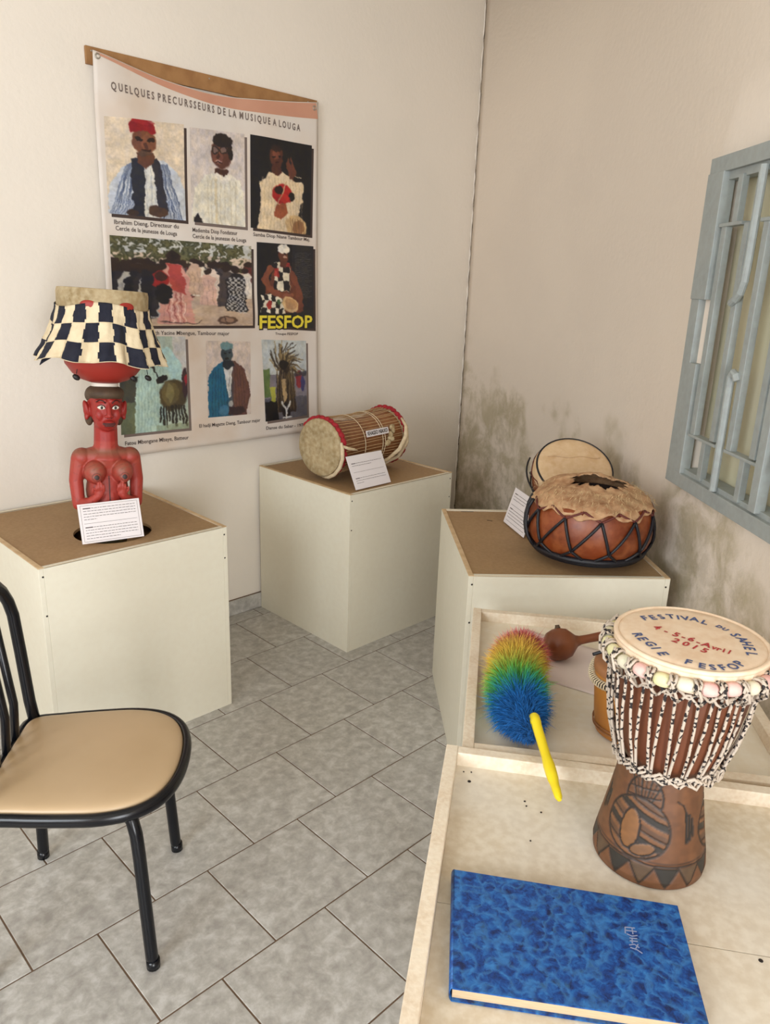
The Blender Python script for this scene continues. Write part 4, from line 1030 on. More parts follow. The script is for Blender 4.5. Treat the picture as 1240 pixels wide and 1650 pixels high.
# ------------------------------------------------------------------ netted clay pot drum and its companion
def net(e, prof_r, zt, zm, zb, n, r_t, mat_up, mat_dn, T=None, off=.006):
    T = T or Matrix.Identity(4)
    def pt(a, z, o=off):
        r = prof_r(z)+o; return T @ Vector((r*math.cos(a), r*math.sin(a), z))
    def run(name, a0, z0, a1, z1, r, m, bow=0.0):
        bm = NB(); P_ = []
        for k in range(9):
            t = k/8; P_.append(pt(a0+(a1-a0)*t, z0+(z1-z0)*t + bow*math.sin(t*math.pi)))
        tube(bm, P_, r, 6); part(name, bm, m, e, True)
    for i in range(n):
        a = 2*math.pi*i/n; d = 2*math.pi/n
        run('upper_cord', a, zm, a+d/2, zt, r_t*.75, mat_up); run('upper_cord', a+d/2, zt, a+d, zm, r_t*.75, mat_up)
        run('net_cord', a, zm, a+d*.28, zb, r_t, mat_dn); run('net_cord', a, zm, a-d*.72, zb, r_t, mat_dn)
        run('lower_cord', a+d*.28, zb, a+d*.62, zb-.030, r_t, mat_dn); run('lower_cord', a+d*.28, zb, a-d*.10, zb-.030, r_t, mat_dn)
    for z, r in ((zb-.033, r_t*2.2), (zb-.042, r_t*2.4)):
        bm = NB(); tube(bm, [pt(2*math.pi*k/40, z, off*1.3) for k in range(40)], r, 8, closed=True); part('base_ring', bm, mat_dn, e, True)

def pot_drum():
    c = uv(.812, 2.352, .735)
    e = empty('clay_pot_drum', c, ang, 'terracotta pot drum in a black cord net, its dry hide torn open at the top', 'pot drum')
    R0 = .200; H = .20
    def pr(z):
        t = (z-.110)/(.118 if z < .110 else .195)
        return R0*math.sqrt(max(.02, 1-min(.98, abs(t)**2.3)))
    prof = [(0, .006), (.07, .004)] + [(pr(z), z) for z in (.010, .020, .035, .05, .07, .09, .11, .13, .15, .17, .19, .205)] + [(.135, .215), (.13, .21), (.15, .17), (.17, .09), (.06, .03), (0, .03)]
    bm = NB(); lathe(bm, prof, 64); part('pot_body', bm, M['terracotta'], e, True, label='terracotta pot body')
    # hide: dome with a ragged hem and a torn hole
    n, m_ = 96, 16; v = []; f = []
    hx, hy = .022, .012                                        # centre of the torn hole
    hole = [(.090*(1+.08*math.sin(k*.9)+.07*math.sin(k*2.3))) for k in range(n)]
    for j in range(m_+1):
        t = j/m_
        for k in range(n):
            a = 2*math.pi*k/n
            rim = pr(.198)+.012+.004*math.sin(a*9)+.003*math.sin(a*23)
            rin = hole[k]*(1.0 if True else 1)
            x0_, y0_ = hx+rin*math.cos(a)*1.0, hy+rin*math.sin(a)*.66
            x1_, y1_ = rim*math.cos(a), rim*math.sin(a)
            x = x0_*(1-t)+x1_*t; y = y0_*(1-t)+y1_*t; r = math.hypot(x, y)
            zz = .276-.058*(r/.185)**2.4-.012*(1-t)
            if t > .85: zz = zz*(1-(t-.85)/.15)+(.190+.008*math.sin(a*7)+.006*math.sin(a*19))*(t-.85)/.15
            zz += .17*y*(1-t)**.7*.9+.0035*math.sin(a*5+t*4)+.002*math.sin(a*13-t*9)
            if t < .12: zz += .003*math.sin(a*3+1)
            v.append((x, y, zz))
    for j in range(m_):
        for k in range(n): f.append((j*n+k, (j+1)*n+k, (j+1)*n+(k+1) % n, j*n+(k+1) % n))
    o = link('torn_hide', mesh_from('torn_hide', v, f, M['pot_hide'], True), e); o['label'] = 'dry tan hide with a ragged hole'
    s = o.modifiers.new('t', 'SOLIDIFY'); s.thickness = .004; s.offset = -1
    # near-black disc below the hole, painting in the shade of the hollow pot
    bm = NB(); lathe(bm, [(0, .200), (.110, .200), (.126, .225), (.12, .202), (0, .199)], 32, None, False, False); part('pot_shade_disc', bm, M['pot_dark'], e)
    # tufts of hair left along the hem
    bm = NB()
    for k in range(1500):
        a = rng.random()*2*math.pi; 
        if rng.random() > .35+.65*max(0, math.cos(a-R_(-95))): continue
        rr = .125+.072*rng.random(); z = .276-.058*(rr/.185)**2.4+.004
        p = Vector((rr*math.cos(a), rr*math.sin(a), z)); L = rng.uniform(.012, .026)
        d = Vector((math.cos(a+rng.uniform(-1.4, 1.4)), math.sin(a+rng.uniform(-1.4, 1.4)), rng.uniform(-.9, .25))).normalized()*L
        s_ = Vector((-d.y, d.x, 0)).normalized()*.0011
        q1, q2, q3 = bm.verts.new(p-s_), bm.verts.new(p+s_), bm.verts.new(p+d); bm.faces.new((q1, q2, q3))
    o = part('hair_fringe', bm, M['fuzz'], e); o['kind'] = 'stuff'
    net(e, pr, .206, .180, .078, 11, .0048, M['cord_red'], M['cord_black'])
    # extra strands hanging free at the left
    for k, q in enumerate((.0, .05, .10)):
        bm = NB(); a = R_(183-k*9)
        tube(bm, [((pr(z)+.014-q*.04)*math.cos(a+R_(4)*math.sin(z*30)), (pr(z)+.014-q*.04)*math.sin(a+R_(4)*math.sin(z*30)), z) for z in (.20, .17, .14, .11, .08, .055, .03, .014)], .0052, 6); part('loose_cord', bm, M['cord_black'], e, True)
    return e
pot_drum()

def back_drum():
    c = uv(.862, 2.745, .735)
    e = empty('hide_drum', c, ang, 'smaller cord-netted drum tipped to show its round pale hide, behind the clay pot', 'pot drum')
    R0 = .150
    def pr(z): return R0*math.sqrt(max(.03, 1-min(.97, ((z-.085)/.14)**2)))
    T = Matrix.Translation((0, .0, .195)) @ Matrix.Rotation(R_(38), 4, 'X') @ Matrix.Translation((0, 0, -.085-.03))
    bm = NB(); lathe(bm, [(0, -.035), (.05, -.03)]+[(pr(z), z) for z in (-.02, 0, .02, .04, .065, .09, .11, .128, .14)]+[(.13, .138)], 56, T); part('pot_body', bm, M['terracotta'], e, True)
    bm = NB(); lathe(bm, [(0, .150), (.08, .149), (.128, .1455), (.1455, .139), (.151, .120), (.153, .100)], 56, T, False, False); part('drum_head', bm, M['drum_hide_pale'], e, True, label='round pale hide drum head')
    bm = NB(); tube(bm, [T @ Vector((.143*math.cos(2*math.pi*k/48), .143*math.sin(2*math.pi*k/48), .139)) for k in range(48)], .0040, 8, closed=True); part('rim_cord', bm, M['cord_black'], e, True, label='black cord around the rim')
    bm = NB(); tube(bm, [T @ Vector((-.10+.2*k/12, .045+.004*math.sin(k), .1515)) for k in range(13)], .0022, 5); part('hide_crease', bm, M['drum_hide_pale'], e, True)
    net(e, pr, .115, .095, .03, 10, .0028, M['cord_red'], M['cord_black'], T)
    bm = NB(); tube(bm, [T @ Vector((.172*math.cos(R_(a)), .172*math.sin(R_(a)), .09)) for a in range(150, 262, 8)], .0034, 6); part('carrying_cord', bm, M['cord_black'], e, True)
    return e
back_drum()
info_card(uv(.606, 2.722, .737), uv(.640, 2.532, .737), .138, R_(16), 'small white printed card propped on edge behind the left side of the netted clay pot',
    [(.14, 'head'), (.22, 'l'), (.30, 'half'), (.45, 'rule'), (.56, 'head'), (.64, 'l'), (.72, 'l'), (.80, 'l'), (.90, 'rule')], False, 9)

# ------------------------------------------------------------------ things on the farther table
ZB1, ZB2 = .660, .670
def sheet():
    a, b, c, d = [Vector(p) for p in ((1.681, 1.101, 0), (1.445, 1.043, 0), (1.520, .742, 0), (1.756, .800, 0))]
    v = []; f = []; n = 14
    for j in range(n+1):
        for i in range(n+1):
            p = (a*(1-i/n)+d*(i/n))*(1-j/n)+(b*(1-i/n)+c*(i/n))*(j/n)
            z = ZB1+.0012+.0012*math.sin(i*.7)*math.sin(j*.5)+.010*max(0, (1-i/n)*(1-j/n)-.75)
            v.append((p.x-1.6, p.y-.92, z-ZB1))
    for j in range(n):
        for i in range(n): k = j*(n+1)+i; f.append((k, k+n+1, k+n+2, k+1))
    o = link('paper_sheet', mesh_from('paper_sheet', v, f, M['paper'], True), None, (1.6, .92, ZB1))
    s = o.modifiers.new('t', 'SOLIDIFY'); s.thickness = .0004
    tag(o, 'pinkish white sheet of paper lying under the duster and the rattle', 'paper')
sheet()

def duster():
    e = empty('feather_duster', (1.30, .85, ZB1), 0, 'rainbow-coloured fluffy duster with a yellow handle lying across both tables', 'duster')
    O = Vector((1.30, .85, ZB1))
    ctrl = [Vector(p) for p in ((1.160, .712, .730), (1.222, .788, .722), (1.295, .855, .728), (1.375, .912, .730), (1.44, .945, .724), (1.482, .965, .712))]
    def cat(t):
        n = len(ctrl)-1; x = min(max(t, 0), .9999)*n; i = int(x); u_ = x-i
        P0, P1, P2, P3 = ctrl[max(i-1, 0)], ctrl[i], ctrl[i+1], ctrl[min(i+2, n)]
        return .5*((2*P1)+(-P0+P2)*u_+(2*P0-5*P1+4*P2-P3)*u_*u_+(-P0+3*P1-3*P2+P3)*u_**3)
    def rad(t):
        return .068*min(1, .12+3.6*t)*(1-.0*t)*(1 if t < .75 else max(.45, 1-(t-.75)*1.9))
    def colr(t, r):
        t = t+r*.035
        st = [(0, (4, 76, 140)), (.24, (8, 98, 168)), (.29, (34, 140, 104)), (.36, (92, 164, 56)), (.44, (176, 172, 60)), (.52, (206, 170, 62)), (.64, (206, 160, 74)), (.69, (190, 90, 88)), (.84, (190, 66, 92)), (.95, (228, 176, 190))]
        for (a, ca), (b, cb) in zip(st, st[1:]):
            if t <= b:
                u_ = max(0, (t-a)/(b-a)); return [ca[i]*(1-u_)+cb[i]*u_ for i in range(3)]
        return st[-1][1]
    # solid heart so the fluff is not see-through
    bands = (('blue_fibres', 0, .27, 'deep blue fluff by the handle'), ('green_fibres', .27, .40, 'green fluff'), ('yellow_fibres', .40, .67, 'yellow fluff'), ('red_fibres', .67, 1.0, 'pink-red fluff at the tip'))
    for nm, t0, t1, lb in bands:
        v = []; f = []; cols = []
        for j in range(9):
            t = t0+(t1-t0)*j/8; c = cat(t); d = (cat(t+.02)-cat(t-.02)).normalized(); s = d.cross(Vector((0, 0, 1))).normalized(); u_ = s.cross(d)
            for k in range(20):
                a = 2*math.pi*k/20; p = c+(s*math.cos(a)+u_*math.sin(a))*rad(t)*.72*min(1, .25+t*9); p.z = max(p.z, ZB1+.002); v.append(p-O); cols.append(colr(t, 0))
        for j in range(8):
            for k in range(20): f.append((j*20+k, j*20+(k+1) % 20, (j+1)*20+(k+1) % 20, (j+1)*20+k))
        f.append(tuple(range(20))[::-1]); f.append(tuple(range(160, 180)))
        cnt_ = int(15500*(t1-t0))
        for i in range(cnt_):
            t = t0+(t1-t0)*rng.random(); c = cat(t); d = (cat(t+.02)-cat(t-.02)).normalized(); s = d.cross(Vector((0, 0, 1))).normalized(); u_ = s.cross(d)
            a = rng.random()*2*math.pi; rd = s*math.cos(a)+u_*math.sin(a)
            L = rad(t)*rng.uniform(.45, .62)*(1.35 if rng.random() < .06 else 1)
            fwd = .55 if t > .12 else -.1
            p0_ = c+rd*rad(t)*(.60 if t > .04 else .3*rng.random()); jt = Vector((rng.uniform(-.4, .4), rng.uniform(-.4, .4), rng.uniform(-.4, .4)))
            if nm == 'red_fibres' and rng.random() < .35: p0_ = c; fwd = 1.6; L *= 1.5
            dr = (rd+d*(fwd if nm != 'blue_fibres' else rng.uniform(-.55, .7))+jt).normalized()
            p1_ = p0_+dr*L*.6; p2_ = p1_+(dr+Vector((0, 0, -.25))+jt*.4).normalized()*L*.5
            for q in (p0_, p1_, p2_): q.z = max(q.z, ZB1+.0025)
            w = dr.cross(Vector((rng.random()-.5, rng.random()-.5, rng.random()-.5))).normalized()*rng.uniform(.0006, .0011)
            b = len(v); v += [p0_-w-O, p0_+w-O, p1_+w*.7-O, p1_-w*.7-O, p2_-O]
            f += [(b, b+1, b+2, b+3), (b+3, b+2, b+4)]
            cc = colr(t, rng.uniform(-1, 1)); sh = rng.uniform(.8, 1.12)
            cols += [[x*sh*.85 for x in cc]]*2+[[x*sh for x in cc]]*2+[[min(255, x*sh*1.12+6) for x in cc]]
        me = mesh_from(nm, v, f, M['feather']); set_col(me, np.array(cols)/255.)
        o = link(nm, me, e); o['kind'] = 'stuff'; o['label'] = lb
    h0, h1 = Vector((1.196, .741, .752)), Vector((1.056, .583, .7110)); d = h1-h0
    P_ = [h0+d*t-O for t in (0, .02, .10, .12, .5, .55, .62, .70, .78, .80, .86, .88, .97, 1.0)]
    Rr = [.0095, .0112, .0112, .0102, .0092, .0100, .0114, .0112, .0104, .0092, .0080, .0084, .0070, .004]
    P_ = [Vector((p.x, p.y, p.z)) for p in P_]
    bm = NB(); tube(bm, P_, Rr, 14); part('handle', bm, M['yellow_plastic'], e, True, label='bright yellow plastic handle', auto=60)
duster()

def rattle():
    c = Vector((1.602, .936, ZB1+.0455))
    e = empty('gourd_rattle', (c.x, c.y, ZB1+.002), 0, 'brown round gourd rattle with a wooden neck lying at the table back', 'rattle')
    O = Vector((c.x, c.y, ZB1+.002)); n = Vector((.79, -.60, .18)).normalized()
    q = n.to_track_quat('Z', 'Y').to_matrix().to_4x4(); q = q @ Matrix.Scale(.87, 4); q.translation = c-O
    bm = NB(); lathe(bm, [(0, -.050), (.022, -.047), (.040, -.034), (.0475, -.014), (.0480, .006), (.042, .026), (.028, .040), (.018, .050), (.0135, .062), (.0125, .085), (.0135, .130), (.0145, .150), (.012, .156), (0, .157)], 36, q, False, False); part('gourd', bm, M['gourd'], e, True, label='round brown gourd with its neck')
    k = Vector((.35, .50, .72)).normalized()*.041+(c-O)
    bm = NB(); ball(bm, k, (.008, .008, .010), sub=2); tube(bm, [k, k+Vector((.002, .004, .009))], .006, 8); part('stalk_knob', bm, M['hair'], e, True, label='dark stalk knob')
rattle()

def hand_drum():
    c = Vector((1.430, .648, ZB1+.001))
    e = empty('hand_drum', c, 0, 'amber wooden hand drum with a coiled cord hoop standing behind the tall goblet drum', 'drum')
    bm = NB(); lathe(bm, [(.060, 0), (.068, .004), (.074, .04), (.080, .10), (.084, .16), (.080, .164), (.070, .162)], 40); part('body', bm, M['amber_wood'], e, True, auto=50, label='amber wooden body')
    for z in (.018, .026): 
        bm = NB(); tube(bm, [((.0715+.0+z*.12)*math.cos(2*math.pi*k/40), (.0715+z*.12)*math.sin(2*math.pi*k/40), z) for k in range(40)], .0016, 6, closed=True); part('carved_line', bm, M['wood_brown'], e, True)
    T = Matrix.Translation((0, 0, .168)) @ Matrix.Rotation(R_(-24), 4, Vector((.7, .7, 0)))
    bm = NB(); lathe(bm, [(0, .004), (.078, .003), (.086, -.004), (.086, -.016)], 40, Matrix.Translation((0, 0, .165)), False, False); part('drum_head', bm, M['wood_brown'], e, True, label='dark drum head')
    # hoop bound with cord: a coil round a ring
    bm = NB(); tube(bm, [T @ Vector((.094*math.cos(2*math.pi*k/48), .094*math.sin(2*math.pi*k/48), 0)) for k in range(48)], .0065, 8, closed=True); hp = part('hoop', bm, M['cord_black'], e, True, label='dark hoop')
    P_ = []; turns = 78
    for k in range(turns*7):
        a = 2*math.pi*k/(turns*7); b = a*turns; P_.append(T @ Vector(((.094+.0085*math.cos(b))*math.cos(a), (.094+.0085*math.cos(b))*math.sin(a), .0085*math.sin(b))))
    bm = NB(); tube(bm, P_, .0019, 5, closed=True); part('cord_binding', bm, M['cream_rope'], hp, True, label='pale cord wound round the hoop')
    # long loop that hangs down the near-left side
    st = empty('drum_stick', (c.x, c.y, ZB1+.19), 0, 'black-tipped stick resting on the hand drum beside the tall goblet drum', 'stick')
    a, b = Vector((-.07, .065, -.002)), Vector((.065, -.005, .025))
    bm = NB(); tube(bm, [a, b], [.0036, .0042], 8); part('shaft', bm, M['cord_black'], st, True)
    bm = NB(); ball(bm, b, (.009, .009, .009), sub=2); part('tip', bm, M['cord_black'], st, True)
hand_drum()

# ------------------------------------------------------------------ the goblet drum with the written head
def djembe():
    base = Vector((1.104, .432, ZB2+.0005)); top_z = 1.080
    e = empty('goblet_drum', base, 0, 'tall rope-laced goblet drum with hand-written head and carved foot, standing beside the blue book', 'drum')
    H = top_z-base.z; hr = .1085
    lean = Matrix.Identity(4); lean[0][2] = .012/H; lean[1][2] = -.010/H
    prof = [(0, .002), (.080, .002), (.0915, .004), (.0930, .014), (.0900, .035), (.0835, .070), (.0765, .110), (.0700, .150), (.0660, .186)]
    # carved foot with painted relief
    n, m_ = 260, 110
    zs = np.linspace(.002, .190, m_)
    rr = np.interp(zs, [p[1] for p in prof[2:]], [p[0] for p in prof[2:]])
    c = Cv(n, m_, (138, 88, 52)); c.mix(c.nz(26, 5)*.5, (108, 66, 40)); c.mix(c.nz(70, 8, 5)*.3, (160, 108, 72))
    G = (54, 50, 44); DG = (44, 40, 38); LT = (170, 122, 74); relief = np.zeros((m_, n))
    # y = 0 at the foot's base here (flipped when written)
    k = 14
    for i in range(k):                                   # row of triangles round the base
        x = i/k
        c.poly([(x, .20), (x+1/k, .20), (x+.5/k, .02)], G if i % 2 == 0 else (112, 86, 62)); c.line([(x, .20), (x+.5/k, .02), (x+1/k, .20)], .006, (48, 36, 30))
    c.line([(0, .215), (1, .215)], .008, (52, 38, 32)); c.line([(0, .245), (1, .245)], .005, (70, 48, 38))
    for x0_ in (.167, .5, .833):                     # leaf medallions
        w = .115
        # fan of facets above, long oval below, both in a dark outline
        c.ell(x0_+.006, .78, w*.62, .20, (60, 44, 34), soft=.03); c.ell(x0_+.006, .78, w*.55, .185, (132, 88, 58), soft=.03)
        for q in range(-3, 4): c.line([(x0_+.006, .58), (x0_+.006+q*.020, .96)], .007, G if q % 2 else (84, 62, 46))
        for yy in (.80, .88): c.line([(x0_-w*.5, yy-.04), (x0_+w*.55, yy)], .006, (52, 40, 34))
        c.ell(x0_, .50, w*.98, .275, (60, 44, 34), soft=.03); c.ell(x0_, .50, w*.91, .255, (150, 100, 62), soft=.03)
        M_ = lambda pts, col: c.poly(pts, col, .92, tex=(((c.X-x0_)/(w*.91))**2+((c.Y-.50)/.255)**2 < 1).astype(float))
        for s in (-2, -1, 0, 1, 2):
            yy = .50+s*.105
            M_([(x0_-w, yy+.10), (x0_+w, yy-.10), (x0_+w, yy-.04), (x0_-w, yy+.16)], G if s % 2 else (112, 78, 54))
            M_([(x0_-w, yy+.10), (x0_+w, yy-.10), (x0_+w, yy-.09), (x0_-w, yy+.11)], (44, 34, 30))
        c.ell(x0_-.020, .47, .036, .19, (54, 40, 32), soft=.04); c.ell(x0_-.020, .47, .029, .172, (160, 108, 62), soft=.04)
        c.ell(x0_+.030, .33, .045, .06, (54, 40, 32), rot=.5, soft=.05); c.ell(x0_+.030, .33, .038, .045, (150, 104, 66), rot=.5, soft=.05)
        c.line([(x0_+.125, .80), (x0_+.150, .76), (x0_+.168, .66)], .007, (60, 44, 36))
        for q in range(3): c.poly([(x0_+.158+q*.013, .70-.03*q), (x0_+.167+q*.013, .70-.03*q), (x0_+.172+q*.012, .42+.02*q), (x0_+.163+q*.012, .42+.02*q)], DG)
    c.a *= .80*(1-.14*c.nz(60, 30, 8)[..., None])
    lum = c.a.mean(2); v = []; f = []
    for j in range(m_):
        for i in range(n):
            a = 2*math.pi*i/n; r = rr[j]-.0012*(lum[j, i] < .19); v.append((r*math.cos(a), r*math.sin(a), zs[j]))
    for j in range(m_-1):
        for i in range(n): f.append((j*n+i, j*n+(i+1) % n, (j+1)*n+(i+1) % n, (j+1)*n+i))
    f.append(tuple(range(n))[::-1])
    me = mesh_from('carved_foot', v, f, M['carved'], True); set_col(me, c.a.reshape(-1, 3)); o = link('carved_foot', me, e); o['label'] = 'brown carved foot with dark leaf and triangle pattern'; o.rotation_euler = (0, 0, R_(6))
    def br(z):   # bowl radius
        return float(np.interp(z, [.184, .200, .22, .25, .28, .31, .34, .375, H-.004], [.066, .077, .086, .0945, .1005, .1045, .107, .108, .108]))
    bm = NB(); lathe(bm, [(.065, .182)]+[(br(z)-.004, z) for z in (.19, .20, .21, .22, .235, .25, .27, .30, .33, .36, H-.012)], 72, lean, False, False); part('bowl', bm, M['djembe_wood'], e, True, label='red-brown wooden bowl')
    bm = NB(); lathe(bm, [(0, H), (.09, H), (hr-.004, H-.0005), (hr+.004, H-.004), (hr+.008, H-.012), (hr+.006, H-.040)], 96, lean, False, False); part('skin', bm, M['skin'], e, True, label='pale goatskin head')
    bm = NB(); tube(bm, [lean @ Vector(((hr+.0055)*math.cos(2*math.pi*k/64), (hr+.0055)*math.sin(2*math.pi*k/64), H-.0045)) for k in range(64)], .0042, 8, closed=True); part('skin_edge', bm, M['skin'], e, True)
    # crown: fat wraps of pastel cloth between rope knots
    NW = 24; zr = H-.024; cr = hr+.015
    ws = ['wrap_pink', 'wrap_yellow', 'wrap_green', 'wrap_pink', 'wrap_yellow']
    for k in range(NW):
        a = 2*math.pi*(k+.5)/NW; d = 2*math.pi/NW
        bm = NB(); P_ = []; Q = []
        for q in range(7):
            t = q/6; aa = a-d*.36+d*.72*t; P_.append(lean @ Vector((cr*math.cos(aa), cr*math.sin(aa), zr+.001*math.sin(k*3)))); Q.append(.0078+.0030*math.sin(math.pi*t)**.5)
        tube(bm, P_, Q, 10); part('cloth_wrap', bm, M[ws[(k*3+k//4) % 5]], e, True)
        # knot of flecked rope between the wraps
        ak = 2*math.pi*k/NW; bm = NB(); P_ = []
        er = Vector((math.cos(ak), math.sin(ak), 0)); et = Vector((-er.y, er.x, 0)); cc = er*cr+Vector((0, 0, zr))
        for q in range(26):
            b = 2*math.pi*q/13; P_.append(lean @ (cc+er*(.0112*math.cos(b))+Vector((0, 0, .0112*math.sin(b)))+et*(-.0065+.013*q/25+.002*math.sin(b*2))))
        tube(bm, P_, .0024, 6); part('rope_knot', bm, M['rope'], e, True)
        bm = NB(); tube(bm, [lean @ (cc+er*.006+et*-.006+Vector((0, 0, .014))), lean @ (cc+er*.013+Vector((0, 0, .002))), lean @ (cc+er*.011+et*.008+Vector((0, 0, -.016))), lean @ (er*(cr-.004)+et*.010+Vector((0, 0, zr-.030)))], .0024, 6); part('rope_knot', bm, M['rope'], e, True)
    # two wavy ropes below the crown
    for q, (z, amp, ph) in enumerate(((H-.043, .006, 0), (H-.049, .007, math.pi))):
        bm = NB(); tube(bm, [lean @ Vector(((hr+.008+.002*math.sin(k*.9))*math.cos(2*math.pi*k/132), (hr+.008+.002*math.sin(k*.9))*math.sin(2*math.pi*k/132), z+amp*math.sin(2*math.pi*k/132*NW+ph))) for k in range(132)], .0024, 6, closed=True); part('rope_ring', bm, M['rope'], e, True)
    # vertical ropes in slanting pairs
    NV = 21
    for s in (-1, 1):
        bm = NB(); P_ = []
        for k in range(12):
            t = k/11; z = .200+(H-.048-.200)*t; a = s*(R_(1.6)+R_(3.6)*t)*1.0
            r = br(z)+.0045+.0005*math.sin(k*2); r = max(r, .0840+(hr+.006-.0840)*t)
            P_.append((r*math.cos(a), r*math.sin(a), z))
        tube(bm, P_, .0025, 6); vm = bpy.data.meshes.new('rope'); bm.to_mesh(vm); bm.free(); vm.materials.append(M['rope']); vm.shade_smooth()
        for k in range(NV):
            o = link('rope', vm, e); o.matrix_local = lean @ Matrix.Rotation(2*math.pi*(k+.03*rng.random())/NV, 4, 'Z')
    # lower ring of tangled rope
    for q in range(4):
        bm = NB(); tube(bm, [lean @ Vector(((.085+.003*math.sin(k*1.3+q*2)+q*.0008)*math.cos(2*math.pi*k/84), (.085+.003*math.sin(k*1.3+q*2))*math.sin(2*math.pi*k/84), .198+.0035*q-.004+.005*math.sin(2*math.pi*k/84*NV+q*1.6))) for k in range(84)], .0027, 6, closed=True); part('rope_ring', bm, M['rope'], e, True)
    # the writing, letter by letter, on the skin
    W = {'FESTIVAL': ([(0.0631, 0.1095), (0.0784, 0.1003), (0.0938, 0.091), (0.1102, 0.0795), (0.1173, 0.0674), (0.1245, 0.0567), (0.1339, 0.042), (0.1358, 0.0217)], .023, 'blue_pen'),
     'DU': ([(0.1377, -0.0054), (0.1349, -0.0173)], .014, 'blue_pen'), 'SAHEL': ([(0.1257, -0.0408), (0.1167, -0.0567), (0.1044, -0.0692), (0.088, -0.0807), (0.0688, -0.0921)], .023, 'blue_pen'),
     'REGIE': ([(-0.0153, 0.0797), (-0.0244, 0.0661), (-0.0318, 0.0476), (-0.0401, 0.0326), (-0.0511, 0.0143)], .023, 'blue_pen'),
     'FESFOP': ([(-0.0461, -0.0286), (-0.041, -0.0502), (-0.033, -0.0639), (-0.0203, -0.0756), (-0.0034, -0.0856), (0.0164, -0.0884)], .023, 'blue_pen'),
     '4-5-6-Avril': ([(0.0427, 0.0719), (0.0410, 0.0526), (0.0412, 0.0343), (0.0425, 0.0201), (0.0440, 0.0066), (0.0425, -0.0079), (0.0430, -0.0214), (0.0440, -0.0355), (0.0450, -0.044), (0.0465, -0.0512), (0.0475, -0.0606)], .022, 'red_pen'),
     '2015': ([(0.0170, 0.0231), (0.0180, 0.0051), (0.0185, -0.0117), (0.0188, -0.0287)], .022, 'red_pen')}
    for word, (pts, sz, mm) in W.items():
        hc = Vector((base.x+.004, base.y-.008, top_z+.0008)); pw = []
        for x, y in pts:
            q_ = Vector(((1.115+x)*.9524, (.43+y)*.9524, top_z+.0008))-hc; q_ *= .90; pw.append(hc+q_)
        for i, ch in enumerate(word):
            a_ = pw[max(0, i-1)]; b_ = pw[min(len(pw)-1, i+1)]; d = (b_-a_); an = math.atan2(d.y, d.x)
            me = text_mesh(ch, sz*(1.0 if not ch.islower() else .9), .92 if not ch.islower() else .8, .0006); xs = [p.co.x for p in me.vertices]; ys = [p.co.y for p in me.vertices]
            cx = (min(xs)+max(xs))/2; cy = sz*.38 
            Mx = Matrix.Translation(pw[i]-base) @ Matrix.Rotation(an+rng.uniform(-.06, .06), 4, 'Z') @ Matrix.Translation((-cx, -cy, 0))
            me.transform(Mx); me.materials.clear(); me.materials.append(M[mm]); me.name = 'letter'
            link('letter', me, e)
djembe()

